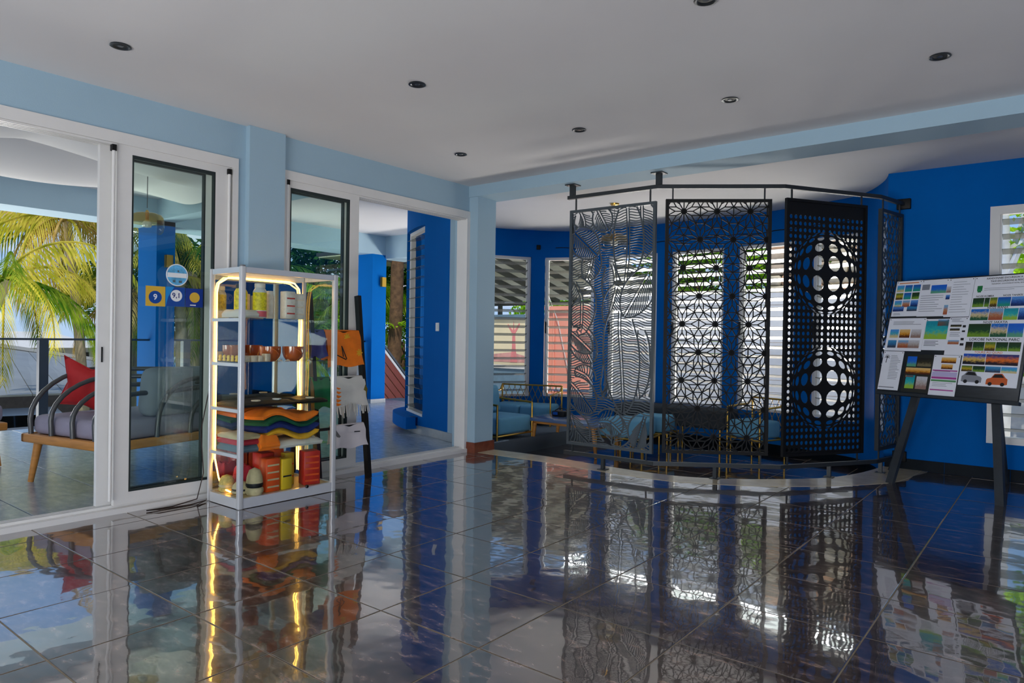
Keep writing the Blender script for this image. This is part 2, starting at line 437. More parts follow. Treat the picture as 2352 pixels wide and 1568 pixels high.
# ---- floor: bed and tiles, cut along the curved step
OUTER = [(-4.9,5.44),(-3.9,5.47),(-3.3,5.44),(-2.62,5.46),(-2.256,5.606),(-1.895,5.822),(-1.5,6.2),(-1.155,6.664),(-1.06,7.0),(-1.02,7.4),(-1.01,7.6)]
INNER = [(-4.9,5.69),(-4.39,5.74),(-3.91,5.75),(-3.347,5.70),(-2.9,5.69),(-2.55,5.75),(-2.2,5.95),(-1.85,6.27),(-1.606,6.574),(-1.46,6.94),(-1.38,7.3),(-1.345,7.6)]
OS, IS = catmull(OUTER, 5), catmull(INNER, 5)
def outer_y(x):
    if x >= -1.01: return 7.6
    for i in range(len(OS)-1):
        if OS[i].x <= x <= OS[i+1].x:
            t = (x-OS[i].x)/max(1e-9, OS[i+1].x-OS[i].x); return OS[i].y+(OS[i+1].y-OS[i].y)*t
    return OS[0].y
fb = MB(); xs = [-5.0]+[p.x for p in OS if -4.95 < p.x < -1.012]+[-1.01]
for i in range(len(xs)-1):
    a, b = xs[i], xs[i+1]
    fb.prism([(a,-4.7),(b,-4.7),(b,outer_y(b)),(a,outer_y(a))], -0.1, -0.003)
fb.prism([(-1.01,-4.7),(3.1,-4.7),(3.1,7.6),(-1.01,7.6)], -0.1, -0.003)
floor = fb.build('floor', M_grout, kind='structure')
TX, TY, J = 0.567, 0.545, 0.0068
rect_me = None
def tile_obj(me, parent, x, y, z, tilt):
    o = bpy.data.objects.new('tile', me); C.objects.link(o); o.parent = parent
    o.location = Vector((x, y, z))-ORG[parent.name]
    o.rotation_euler = (random.gauss(0, tilt), random.gauss(0, tilt), 0)
    return o
def tile_mesh(poly, mat, t=0.014):
    me = bpy.data.meshes.new('tile'); n = len(poly); c = 0.0022
    cx = sum(p[0] for p in poly)/n; cy = sum(p[1] for p in poly)/n
    ins = []
    for p in poly:
        d = Vector((cx-p[0], cy-p[1])); d = d/max(d.length, 1e-6)*c; ins.append((p[0]+d.x, p[1]+d.y))
    vs = [(p[0],p[1],-t) for p in poly]+[(p[0],p[1],-0.0012) for p in poly]+[(p[0],p[1],0) for p in ins]
    fs = [tuple(range(2*n, 3*n))]
    for i in range(n):
        k = (i+1) % n; fs += [(i,k,n+k,n+i), (n+i,n+k,2*n+k,2*n+i)]
    me.from_pydata(vs, [], fs); me.materials.append(mat); me.update(); return me
full = tile_mesh([(-TX/2+J/2,-TY/2+J/2),(TX/2-J/2,-TY/2+J/2),(TX/2-J/2,TY/2-J/2),(-TX/2+J/2,TY/2-J/2)], M_tile)
for i in range(-8, 7):
    for j in range(-10, 13):
        x0 = -0.61+i*TX; y0 = 0.934+j*TY; x1 = x0+TX; y1 = y0+TY
        a, b = max(x0, -4.878), min(x1, 3.0); c0, d0 = max(y0, -4.6), min(y1, 7.566)
        if b-a < 0.02 or d0-c0 < 0.02: continue
        if i > 1 and j < -2: continue            # outside every view
        m = min(outer_y(a+(b-a)*k/8) for k in range(9))
        if a == x0 and b == x1 and c0 == y0 and d0 == y1 and m >= y1:
            tile_obj(full, floor, (x0+x1)/2, (y0+y1)/2, 0, 0.0011); continue
        top = [(a+(b-a)*k/8, min(d0, outer_y(a+(b-a)*k/8))) for k in range(9)]
        top = [p for p in top if p[1] > c0+0.004]
        if len(top) < 2: continue
        if m >= d0: top = [top[0], top[-1]]
        cxm, cym = (a+b)/2, (c0+d0)/2; h = J/2
        poly = [(top[0][0]+h-cxm, c0+h-cym), (top[-1][0]-h-cxm, c0+h-cym)]+[(min(max(p[0], top[0][0]+h), top[-1][0]-h)-cxm, max(p[1]-h, c0+h+0.001)-cym) for p in reversed(top)]
        tile_obj(tile_mesh(poly, M_tile), floor, cxm, cym, 0, 0.0006)
# stone nosing of the step
bn = MB(); n = 60
def along(P, t):
    L = [0.0]
    for i in range(1, len(P)): L.append(L[-1]+(P[i]-P[i-1]).length)
    s = t*L[-1]; i = 1
    while i < len(L)-1 and L[i] < s: i += 1
    return P[i-1].lerp(P[i], (s-L[i-1])/(L[i]-L[i-1]))
vs = []
for i in range(n+1):
    a = along(OS, i/n); b = along(IS, i/n)
    vs += [(a.x,a.y,-0.05),(b.x,b.y,-0.35),(b.x,b.y,0.002),(a.x,a.y,0.002)]
fs = [(0,1,2,3), tuple(n*4+k for k in (3,2,1,0))]
for i in range(n):
    for k in range(4): fs.append((i*4+k, (i+1)*4+k, (i+1)*4+(k+1) % 4, i*4+(k+1) % 4))
bn.add(vs, fs); bn.build('trim_1', M_stone, kind='structure', label='pale stone nosing curving along the step down to the lounge')

# sunken lounge floor
hull = [(p.x, p.y) for p in WQ[::6]]+[(-4.9,5.72),(-2.6,5.72),(-1.36,7.2)]
def convex(P):
    P = sorted(set(P)); cr = lambda o,a,b: (a[0]-o[0])*(b[1]-o[1])-(a[1]-o[1])*(b[0]-o[0])
    lo = []; up = []
    for p in P:
        while len(lo) > 1 and cr(lo[-2], lo[-1], p) <= 0: lo.pop()
        lo.append(p)
    for p in reversed(P):
        while len(up) > 1 and cr(up[-2], up[-1], p) <= 0: up.pop()
        up.append(p)
    return lo[:-1]+up[:-1]
hull = convex(hull)
def clip(poly, H):
    for i in range(len(H)):
        a, b = H[i], H[(i+1) % len(H)]; o = []
        side = lambda p: (b[0]-a[0])*(p[1]-a[1])-(b[1]-a[1])*(p[0]-a[0])
        for k in range(len(poly)):
            p, q = poly[k], poly[(k+1) % len(poly)]; sp, sq = side(p), side(q)
            if sp >= 0: o.append(p)
            if sp*sq < 0: t = sp/(sp-sq); o.append((p[0]+(q[0]-p[0])*t, p[1]+(q[1]-p[1])*t))
        poly = o
        if len(poly) < 3: return []
    return poly
fl2 = MB().prism(hull, ZF-0.1, ZF-0.003).build('floor_lounge', M_grout, kind='structure')
for i in range(-12, 0):
    for j in range(8, 16):
        x0 = -0.61+i*TX; y0 = 0.934+j*TY
        q = [(x0+J/2,y0+J/2),(x0+TX-J/2,y0+J/2),(x0+TX-J/2,y0+TY-J/2),(x0+J/2,y0+TY-J/2)]
        p = clip(q, hull)
        if not p: continue
        p = [v for k, v in enumerate(p) if (Vector(v)-Vector(p[k-1])).length > 0.004]
        if len(p) < 3: continue
        cxm, cym = x0+TX/2, y0+TY/2
        if len(p) == 4 and all((Vector(a)-Vector(b)).length < 1e-4 for a, b in zip(p, q)):
            tile_obj(full, fl2, cxm, cym, ZF, 0.0009)
        else: tile_obj(tile_mesh([(v[0]-cxm, v[1]-cym) for v in p], M_tile), fl2, cxm, cym, ZF, 0.0006)

# ---------------------------------------------------------------- recessed ceiling lights
def downlight(x, y, lab):
    t = thing('recessed_spotlight', (x, y, ZC), lab, 'ceiling light', 'recessed spotlights in the main ceiling')
    MB(Matrix.Translation((x,y,ZC))).lathe([(0.052,0.0),(0.055,-0.006),(0.047,-0.009),(0.036,-0.003),(0.034,0.0)], seg=24, cap=False).build('ring', M_dlr, t)
    MB(Matrix.Translation((x,y,ZC))).lathe([(0.0001,-0.0035),(0.020,-0.0035),(0.0345,-0.0018)], seg=24, cap=False).build('reflector', M_dlb, t)
    MB(Matrix.Translation((x,y,ZC))).lathe([(0.0001,-0.006),(0.014,-0.006),(0.016,-0.003)], seg=16, cap=False).build('lamp_bulb', M_dlg, t)
M_dlr = pm('spot_ring', (70, 74, 78), 0.3, metal=0.7); M_dlb = pm('spot_dark', (14, 14, 14), 0.5); M_dlg = pm('spot_lens', (60, 66, 72), 0.15)
for x, y, lab in ((-4.09,1.645,'round grey recessed spotlight in the ceiling near the left glass door, nearest on the left'),
                  (-3.18,3.02,'round grey recessed spotlight in the ceiling above the glass showcase'),
                  (-4.08,4.40,'small recessed spotlight in the ceiling closest to the light blue column'),
                  (-2.87,4.40,'recessed spotlight in the ceiling in front of the leaf-pattern screen panel'),
                  (-1.715,4.42,'recessed spotlight in the ceiling in front of the dotted screen panel'),
                  (-0.54,4.42,'recessed spotlight in the ceiling at right, above the poster easel'),
                  (-1.31,3.06,'recessed spotlight cut off by the top edge of the photo')):
    downlight(x, y, lab)

# ================================================================ louvre windows
def slat_mesh(w, dep, tilt, th=0.006):
    me = bpy.data.meshes.new('glass_slat'); mb = MB(Matrix.Rotation(tilt, 4, 'X'))
    mb.box(-w/2, -dep/2, -th/2, w/2, dep/2, th/2)
    me.from_pydata(mb.v, [], mb.f); me.materials.append(M_slat); me.update(); return me
def louvre(name, p, q, nrm, z0, z1, nsl, tilt, dep=0.115, fr=0.05, back=0.09, handle=True):
    """frame between two plan points; nrm points outdoors"""
    p, q, nrm = Vector(p), Vector(q), Vector(nrm); d = (q-p); w = d.length; d.normalize()
    if Vector((d.y, -d.x)).dot(nrm) < 0: d = -d; p, q = q, p
    # local x along d, local y outdoors
    Mx = Matrix(((d.x, nrm.x, 0, (p.x+q.x)/2+nrm.x*back), (d.y, nrm.y, 0, (p.y+q.y)/2+nrm.y*back), (0,0,1,0), (0,0,0,1)))
    mb = MB(Mx); h = w/2; t = 0.035
    mb.box(-h, -t, z0+fr*0.8, -h+fr, t, z1).box(h-fr, -t, z0+fr*0.8, h, t, z1).box(-h+fr, -t, z1-fr, h-fr, t, z1).box(-h, -t-0.01, z0, h, t+0.02, z0+fr*0.8)
    mb.box(-h+fr, -0.012, z0+fr*0.8, -h+fr+0.014, 0.03, z1-fr).box(h-fr-0.014, -0.012, z0+fr*0.8, h-fr, 0.03, z1-fr)
    f = mb.build(name, M_white, kind='structure')
    me = slat_mesh(w-2*fr-0.032, dep, tilt)
    pitch = (z1-z0-fr*1.8)/nsl
    for k in range(nsl):
        o = bpy.data.objects.new('glass_slat', me); C.objects.link(o); o.parent = f
        wm = Mx @ Matrix.Translation((0, 0, z0+fr*0.8+pitch*(k+0.5)))
        wm.translation -= ORG[f.name]; o.matrix_local = wm
    if handle:
        MB(Mx).rbox(h-fr*0.75, -t-0.03, 1.28, h-fr*0.3, -t, 1.46, 0.008).build('crank_handle', M_black, f)
    return f
num = 1
for a, b in reversed(WIN):
    pa, na = wall_at(a); pb, nb = wall_at(b); nr = (na+nb).normalized()
    louvre('window_%d' % num, pa, pb, nr, ZS, ZT, 17, math.radians(-17), back=0.07, fr=0.04); num += 1
pa, na = wall_at(W0[0]); pb, nb = wall_at(W0[1])
louvre('window_8', pa, pb, (na+nb).normalized(), 0.21, 2.57, 18, math.radians(-7), dep=0.15, back=0.12, fr=0.04, handle=False)
louvre('window_9', (RW[0], 7.58), (RW[1], 7.58), (0, 1), 0.32, 2.45, 15, math.radians(-17), back=0.03, fr=0.075, handle=False)

# ================================================================ sliding doors
XW = -4.88
def door_frame(name, y0, y1, z1):
    mb = MB()
    mb.box(XW-0.13, y0, 0.035, XW+0.015, y0+0.045, z1).box(XW-0.13, y1-0.045, 0.035, XW+0.015, y1, z1)
    mb.box(XW-0.13, y0+0.045, z1-0.075, XW+0.015, y1-0.045, z1)
    mb.box(XW-0.13, y0, -0.02, XW+0.03, y1, 0.035)
    for k in range(3): mb.box(XW-0.10+k*0.035, y0+0.045, 0.035, XW-0.092+k*0.035, y1-0.045, 0.052)
    for k in range(4): mb.box(XW-0.12+k*0.034, y0+0.045, z1-0.088, XW-0.108+k*0.034, y1-0.045, z1-0.075)
    return mb.build(name, M_white, kind='structure')
def leaf(frame, y0, y1, x, z0=0.052, z1=2.44, st=(0.092,0.115), top=0.055, bot=0.078, pane=True):
    mb = MB(); t = 0.018
    mb.box(x-t, y0, z0, x+t, y0+st[0], z1).box(x-t, y1-st[1], z0, x+t, y1, z1)
    mb.box(x-t, y0+st[0], z1-top, x+t, y1-st[1], z1).box(x-t, y0+st[0], z0, x+t, y1-st[1], z0+bot)
    s = mb.build('door_leaf', M_white, frame)
    g = MB(); a, b, c, d = y0+st[0], y1-st[1], z0+bot, z1-top; k = 0.012
    g.box(x-t*0.9, a, c+k, x+t*0.9, a+k, d-2*k).box(x-t*0.9, b-k, c+k, x+t*0.9, b, d-2*k).box(x-t*0.9, a, d-k*2, x+t*0.9, b, d).box(x-t*0.9, a, c, x+t*0.9, b, c+k)
    g.build('glazing_seal', M_gasket, s)
    MB().box(x-0.003, a+0.004, c+0.004, x+0.003, b-0.004, d-0.004).build('glass_pane', M_pane, s)
    return s
d1 = door_frame('door_1', D1[0], D1[1], DZ)
l1 = leaf(d1, 1.955, 2.745, XW-0.02)
# the open leaf slid behind the fixed one, its stile showing on the left
l2 = leaf(d1, 1.872, 2.652, XW-0.085, st=(0.075,0.062))
for y in (1.925, 2.728):
    MB().box(XW-0.015, y-0.012, 2.385, XW+0.022, y+0.014, 2.425).build('stop_cap', M_black, d1)
    MB().tube([(XW+0.012, y, 0.09), (XW+0.012, y, 2.385)], 0.011, 8).build('seal_rod', M_white, d1)
MB().box(XW-0.066, 1.893, 1.0, XW-0.060, 1.901, 1.10).build('lock_slot', M_black, l2)
MB().box(XW-0.12, 0.85, 0.052, XW-0.085, 0.93, 2.44).build('door_leaf', M_white, d1)
d2 = door_frame('door_2', D2[0], D2[1], DZ)
l3 = leaf(d2, 3.225, 3.958, XW-0.02, st=(0.035,0.10))
l4 = leaf(d2, 3.225, 3.93, XW-0.085, st=(0.06,0.08))
MB().box(XW-0.015, 3.215, 2.40, XW+0.022, 3.24, 2.44).build('stop_cap', M_black, d2)
MB().tube([(XW+0.012, 3.228, 0.09), (XW+0.012, 3.228, 2.40)], 0.010, 8).build('seal_rod', M_white, d2)

# ---- review stickers on the fixed glass of the left door
M_sky1 = pm('sticker_sky', (96, 176, 222), 0.4, var=0.35, vscale=26)
M_sticky = pm('sticker_yellow', (222, 178, 60), 0.4); M_stickb = pm('sticker_blue', (16, 74, 158), 0.4); M_stickd = pm('sticker_dark_blue', (10, 52, 140), 0.4)
M_stickl = pm('sticker_light_blue', (30, 140, 214), 0.4); M_stickw = pm('sticker_white', (236, 238, 240), 0.4)
def text_mesh(name, body, size, m, Mx, parent, bold=0.0, ext=0.0004, align='CENTER'):
    cu = bpy.data.curves.new(name, 'FONT'); cu.body = body; cu.size = size; cu.align_x = align; cu.align_y = 'CENTER'; cu.extrude = ext; cu.offset = bold
    cu.resolution_u = 3
    o = bpy.data.objects.new(name, cu); C.objects.link(o)
    dg = bpy.context.evaluated_depsgraph_get(); me = bpy.data.meshes.new_from_object(o.evaluated_get(dg))
    bpy.data.objects.remove(o); bpy.data.curves.remove(cu)
    me.materials.clear(); me.materials.append(m)
    og = ORG[parent.name]; me.transform(Matrix.Translation(-og) @ Mx)
    q = bpy.data.objects.new(name, me); C.objects.link(q); q.parent = parent; ORG[q.name] = og
    return q
XG = XW-0.02+0.0035
def on_glass(y, z): return Matrix(((0,0,1,XG),(1,0,0,y),(0,1,0,z),(0,0,0,1)))   # x along +Y, y up, z into the room
def disc(Mx, r, z0, z1, seg=36): return MB(Mx).lathe([(r, z0), (r, z1)], seg=seg, smooth=False)
t = thing('round_sticker', (XG, 2.362, 1.53), 'round sticker showing a blue beach view, top one on the glass door', 'sticker', 'review stickers on the glass door')
disc(on_glass(2.362, 1.608), 0.078, 0.0002, 0.0010).build('sticker_rim', M_stickw, t)
disc(on_glass(2.362, 1.608), 0.071, 0.0010, 0.0016).build('beach_picture', M_sky1, t)
MB(on_glass(2.362,1.608)).box(-0.068,-0.018,0.0016,0.068,0.014,0.0021).build('white_band', M_stickw, t)
M_stg = pm('sticker_grey',(80,96,104),0.5)
for a, b, c, d in ((-0.030,-0.052,-0.012,-0.036),(0.012,-0.054,0.034,-0.038),(0.002,0.022,0.014,0.034)): MB(on_glass(2.362,1.608)).box(a,b,0.0016,c,d,0.002).build('dark_shape', M_stg, t)
t = thing('score_sticker', (XG, 2.215, 1.38), 'square yellow sticker with a white 9 in a blue disc on the glass door', 'sticker', 'review stickers on the glass door')
MB(on_glass(2.215,1.452)).box(-0.066,-0.070,0.0002,0.066,0.068,0.0012).build('square', M_sticky, t)
disc(on_glass(2.213,1.444), 0.044, 0.0012, 0.0018).build('blue_disc', M_stickb, t)
text_mesh('number', '9', 0.055, M_stickw, on_glass(2.213,1.444) @ Matrix.Translation((0,0,0.0022)), t, 0.001)
t = thing('score_sticker', (XG, 2.352, 1.38), 'square blue sticker with 9,1 in a white disc, middle one on the glass door', 'sticker', 'review stickers on the glass door')
MB(on_glass(2.352,1.452)).box(-0.067,-0.066,0.0002,0.067,0.070,0.0012).build('square', M_stickl, t)
MB(on_glass(2.352,1.452)).add([(-0.067,-0.066,0.0013),(0.067,-0.066,0.0013),(0.067,0.070,0.0013),(-0.01,0.070,0.0013),(-0.05,0.0,0.0013)], [(0,1,2,3,4)]).build('dark_field', M_stickb, t)
disc(on_glass(2.358,1.462), 0.041, 0.0013, 0.0019).build('white_disc', M_stickw, t)
text_mesh('number', '9,1', 0.05, pm('sticker_navy',(20,40,110),0.5), on_glass(2.358,1.462) @ Matrix.Translation((0,0,0.0023)), t, 0.0006)
MB(on_glass(2.358,1.462)).bar((0.0215,0.0165,0.0026),(0.0135,0.0105,0.0026),0.005,0.0008,up=(0,0,1)).build('digit_flag', MT['sticker_navy'], t)
t = thing('score_sticker', (XG, 2.487, 1.38), 'square dark blue sticker with a plain yellow disc, right one on the glass door', 'sticker', 'review stickers on the glass door')
MB(on_glass(2.487,1.452)).box(-0.064,-0.066,0.0002,0.064,0.068,0.0012).build('square', M_stickd, t)
disc(on_glass(2.490,1.456), 0.037, 0.0012, 0.0018).build('yellow_disc', M_sticky, t)
MB(on_glass(2.487,1.452)).box(-0.03,-0.055,0.0012,0.012,-0.048,0.0016).build('caption', M_stickw, t)

# ================================================================ metal screen on the step
RA, RB, RC, RD, RE = [Vector(p) for p in ((-3.68,5.52),(-2.785,5.545),(-1.89,6.15),(-1.315,7.06),(-1.20,7.565))]
scr = thing('room_divider', (-2.4, 6.1, 0.0), 'dark steel room divider of four laser-cut panels hung between curved rails on the stone step', 'room divider')
def rail(name, pts, z, wd=0.032, hh=0.034):
    MB().sweep([p[:] for p in pts], wd, z-hh/2, z+hh/2).build(name, M_anth, scr)
rail('top_rail', [RA+(RA-RB).normalized()*0.03, RB, RC, RD, RE], 2.545)
rail('bottom_rail', [RA+(RA-RB).normalized()*0.03, RB, RC, RD, RE], 0.118)
for p in ((-3.281,5.535),(-2.345,5.845),(-1.603,6.60),(-1.290,7.16)):
    pr = min((along([RA,RB,RC,RD,RE], k/200) for k in range(201)), key=lambda v: (v-Vector(p)).length)
    o = MB().box(pr.x-0.016, pr.y-0.016, 0.0, pr.x+0.016, pr.y+0.016, 0.102).build('post', M_anth, scr)
    MB().box(pr.x-0.04, pr.y-0.04, 0.0025, pr.x+0.04, pr.y+0.04, 0.008).build('base_plate', M_anth, o)
for p in (RA+Vector((0.02,0.0)), RB+Vector((0.01,0.0))):
    o = MB().box(p.x-0.022, p.y-0.022, 2.56, p.x+0.022, p.y+0.022, 2.665).build('hanger_post', M_anth, scr)
    MB().box(p.x-0.055, p.y-0.055, 2.656, p.x+0.055, p.y+0.055, 2.6648).build('ceiling_plate', M_anth, o)
for z in (2.545, 0.118):
    MB().rbox(-1.26, 7.54, z-0.05, -1.14, 7.579, z+0.05, 0.006).build('wall_bracket', M_black, scr)

M_plit = pm('dark_steel_lit', (70, 78, 83), 0.4, metal=0.15)  # same dark steel as the other panels, coloured lighter for the light on it
def panel_basis(A, B, u0):
    d = (B-A).normalized(); nr = Vector((d.y, -d.x))     # towards the room
    o = A+d*u0
    return Matrix(((d.x, 0, nr.x, o.x), (d.y, 0, nr.y, o.y), (0, 1, 0, 0), (0, 0, 0, 1)))   # x along, y up, z out
TH = 0.006
def frame_bars(Mx, w, z0, z1, f=0.028, dp=0.03):
    mb = MB(Mx)
    mb.box(0, z0, -dp/2, f, z1, dp/2).box(w-f, z0, -dp/2, w, z1, dp/2).box(f, z1-f, -dp/2, w-f, z1, dp/2).box(f, z0, -dp/2, w-f, z0+f, dp/2)
    return mb
def rods(Mx, w, z0, z1, par, ins=0.06):
    for x in (ins, w-ins):
        MB(Mx).box(x-0.006, z1, -0.006, x+0.006, 2.529, 0.006).build('hanging_rod', M_anth, par)
        MB(Mx).box(x-0.006, 0.134, -0.006, x+0.006, z0, 0.006).build('hanging_rod', M_anth, par)
def seg_strip(mb, a, b, wd, th=TH):
    a, b = Vector(a), Vector(b); d = b-a
    if d.length < 1e-5: return
    d.normalize(); n = Vector((-d.y, d.x))*wd/2; t = th/2
    q = [a-n, a+n, b+n, b-n]
    mb.add([(p.x,p.y,-t) for p in q]+[(p.x,p.y,t) for p in q], [(0,1,2,3),(7,6,5,4),(0,4,5,1),(1,5,6,2),(2,6,7,3),(3,7,4,0)])
def clipseg(a, b, x0, y0, x1, y1):
    t0, t1 = 0.0, 1.0; dx, dy = b[0]-a[0], b[1]-a[1]
    for p, q in ((-dx, a[0]-x0), (dx, x1-a[0]), (-dy, a[1]-y0), (dy, y1-a[1])):
        if abs(p) < 1e-12:
            if q < 0: return None
            continue
        r = q/p
        if p < 0: t0 = max(t0, r)
        else: t1 = min(t1, r)
    if t0 >= t1: return None
    return (a[0]+dx*t0, a[1]+dy*t0), (a[0]+dx*t1, a[1]+dy*t1)

# ---- panel of twelve-pointed stars
w, z0, z1 = 0.905, 0.215, 2.435
Mx = panel_basis(RB, RC, 0.07)
mb = MB(Mx); S = 0.284; seen = set()
def put(a, b, wd=0.0092):
    key = tuple(sorted(((round(a[0]*500), round(a[1]*500)), (round(b[0]*500), round(b[1]*500)))))
    if key in seen: return
    seen.add(key); c = clipseg(a, b, 0.02, z0+0.02, w-0.02, z1-0.02)
    if c: seg_strip(mb, c[0], c[1], wd)
def pol(c, r, deg): return (c[0]+r*math.cos(math.radians(deg)), c[1]+r*math.sin(math.radians(deg)))
tip = S*0.5176; ray = tip/2/math.cos(math.radians(15)); zt = z1-0.105
for r in range(-1, 11):
    for k in range(-1, 5):
        c = (0.158+k*S-(S/2 if r % 2 else 0), zt-r*S*0.866)
        for q in range(12):
            e = pol(c, ray, 30*q); put(c, e)
            put(e, pol(c, tip, 30*q+15)); put(e, pol(c, tip, 30*q-15))
        for q in range(6):                                     # bars between neighbouring tips
            put(pol(c, tip, 60*q-15), pol(c, tip, 60*q+15))
            put(pol(c, tip, 60*q+15), pol(c, tip, 60*q+45))
        if 0.03 < c[0] < w-0.03 and z0+0.03 < c[1] < z1-0.03:
            mb.add([(pol(c, 0.027, 30*i)+(z,)) for z in (-TH/2, TH/2) for i in range(12)], [tuple(range(12)), tuple(range(23,11,-1))]+[(i,(i+1)%12,12+(i+1)%12,12+i) for i in range(12)])
p2 = mb.build('star_panel', M_black, scr, label='black panel cut in twelve-pointed stars, second from left')
frame_bars(Mx, w, z0, z1).build('panel_frame', M_black, p2); rods(Mx, w, z0, z1, p2)

# ---- panel of dots swelling into two globes
w = 0.90; z0, z1 = 0.205, 2.45
Mx = panel_basis(RC, RD, 0.02)
cu = bpy.data.curves.new('dots', 'CURVE'); cu.dimensions = '2D'; cu.fill_mode = 'BOTH'; cu.extrude = TH/2
def poly(pts):
    sp = cu.splines.new('POLY'); sp.points.add(len(pts)-1); sp.use_cyclic_u = True
    for q, p in zip(sp.points, pts): q.co = (p[0], p[1], 0, 1)
poly([(0.005,z0+0.005),(w-0.005,z0+0.005),(w-0.005,z1-0.005),(0.005,z1-0.005)])
cxm = w/2; PX, PY = 0.0525, 0.0565; zc1 = 1.815; zc2 = zc1-PY*18; RG = 0.365; KP = 3.9
def warp(x, z):
    for zc in (zc1, zc2):
        dx, dz = x, z-zc; rho = math.hypot(dx, dz)/RG
        if rho < 1:
            f = (1-(1-rho)**KP)/max(rho, 1e-6); x, z = dx*f, zc+dz*f; break
    return x, z
for r in range(-9, 30):
    for k in range(8):
        for sgn in (-1, 1):
            x = sgn*(0.026+PX*k); z = zc1-PY*(r+0.5)
            rh = min(1, min(math.hypot(x, z-zc1), math.hypot(x, z-zc2))/RG); rd = 0.0175*(1+0.40*(1-rh)**3)
            pts = []
            for q in range(14):
                a = 2*PI*q/14; X, Z = warp(x+rd*math.cos(a), z+rd*math.sin(a))
                pts.append((cxm+X*0.975+sgn*0.010, Z))
            if min(p[1] for p in pts) > z0+0.035 and max(p[1] for p in pts) < z1-0.035 and min(p[0] for p in pts) > 0.034 and max(p[0] for p in pts) < w-0.034: poly(pts)
co = bpy.data.objects.new('dots', cu); C.objects.link(co)
dg = bpy.context.evaluated_depsgraph_get(); me = bpy.data.meshes.new_from_object(co.evaluated_get(dg))
bpy.data.objects.remove(co); bpy.data.curves.remove(cu)
mb = MB(Mx); mb.add([v.co[:] for v in me.vertices], [tuple(p.vertices) for p in me.polygons]); bpy.data.meshes.remove(me)
p3 = mb.build('dot_panel', M_black, scr, label='black panel pierced with round dots that swell into two globes, third from left')
frame_bars(Mx, w, z0, z1, 0.024).build('panel_frame', M_black, p3); rods(Mx, w, z0, z1, p3)

# ---- panel of banana leaves
w = 0.885; z0, z1 = 0.20, 2.42
Mx = panel_basis(RA, RB, 0.0)
def pv(cx, cy, lower=False):
    """crop position on the panel to panel coordinates"""
    px = 1300+cx/5.227; py = (750 if lower else 460)+cy/5.227
    u = (px-1304)/201.0; yt = 482-21*u; yb = 1033+7*u
    return Vector((u*0.885, z1-(py-yt)/(yb-yt)*(z1-z0)))
LV = [  # midrib points, half width, vein angle, priority from the top
    ([pv(1010,850), pv(870,1110), pv(715,1400)], 0.125, 46),
    ([pv(665,1330), pv(662,1560), pv(680,260,1), pv(700,560,1), pv(718,870,1), pv(715,1060,1)], 0.150, 72),
    ([pv(372,105), pv(440,230), pv(505,355)], 0.085, 50),
    ([pv(738,60), pv(748,330), pv(752,650), pv(722,1010)], 0.125, 84),
    ([pv(80,390), pv(220,520), pv(375,665)], 0.115, 62),
    ([pv(90,990), pv(150,1110), pv(185,1225), pv(180,1560), pv(150,40,1)], 0.125, 66),
    ([pv(980,1070,1), pv(930,1260,1), pv(880,1460,1)], 0.105, 24),
    ([pv(868,40,1), pv(858,220,1), pv(848,420,1), pv(900,860,1)], 0.125, 60),
    ([pv(55,720,1), pv(165,830,1), pv(360,1070,1)], 0.120, 55),
    ([pv(40,90,1), pv(180,200,1), pv(325,330,1)], 0.085, 40),
    ([pv(620,1040), pv(570,1250), pv(505,1500)], 0.08, 55),
    ([pv(500,620,1), pv(545,740,1), pv(500,880,1)], 0.075, 50),
    ([pv(330,600), pv(300,780), pv(240,980)], 0.085, 50),
    ([pv(965,840,1), pv(935,650,1), pv(945,430,1)], 0.075, 58),
    ([pv(335,720,1), pv(250,620,1), pv(110,560,1)], 0.075, 52),
    ([pv(560,480), pv(640,420), pv(700,330)], 0.08, 55),
    ([pv(75,60,1), pv(210,240,1), pv(335,465,1)], 0.115, 50),
    ([pv(420,1180,1), pv(560,1180,1), pv(705,1300,1)], 0.10, 60),
    ([pv(150,130), pv(200,240), pv(205,360)], 0.09, 40),
    ([pv(905,60), pv(910,300), pv(900,700)], 0.14, 58),
    ([pv(560,760), pv(600,950), pv(560,1300)], 0.11, 82),
    ([pv(500,330,1), pv(470,620,1), pv(480,900,1)], 0.12, 70),
    ([pv(60,1100,1), pv(130,1280,1), pv(300,1440,1)], 0.12, 48),
    ([pv(240,520,1), pv(330,560,1), pv(430,640,1)], 0.10, 70),
    ([pv(-40,200), pv(60,260), pv(100,480)], 0.14, 40),
    ([pv(600,1440,1), pv(640,1200,1), pv(700,1100,1)], 0.14, 60),
    ([pv(400,60), pv(440,900), pv(430,1560), pv(430,900,1), pv(430,1450,1)], 0.60, 80),
]
def resample(P, n=40):
    Q = catmull([p[:] for p in P], 12); return [along(Q, i/n) for i in range(n+1)]
leaves = []
for P, hw, ang in LV:
    if hw < 0.5: hw *= 1.22
    R = resample(P); n = len(R)-1
    prof = [hw*(math.sin(PI*min(1, (0.10+0.90*i/n)))**0.55 if i < n else 0.02) for i in range(n+1)]
    if hw > 0.5: prof = [hw]*(n+1)
    L, Rr = [], []
    for i in range(n+1):
        t = (R[min(i+1,n)]-R[max(i-1,0)]).normalized(); nr = Vector((-t.y, t.x))
        L.append(R[i]+nr*prof[i]); Rr.append(R[i]-nr*prof[i])
    leaves.append((R, L, Rr, prof, ang, L+Rr[::-1]))
def inside(p, poly):
    c = False; j = len(poly)-1
    for i in range(len(poly)):
        a, b = poly[i], poly[j]
        if (a.y > p.y) != (b.y > p.y) and p.x < (b.x-a.x)*(p.y-a.y)/(b.y-a.y)+a.x: c = not c
        j = i
    return c
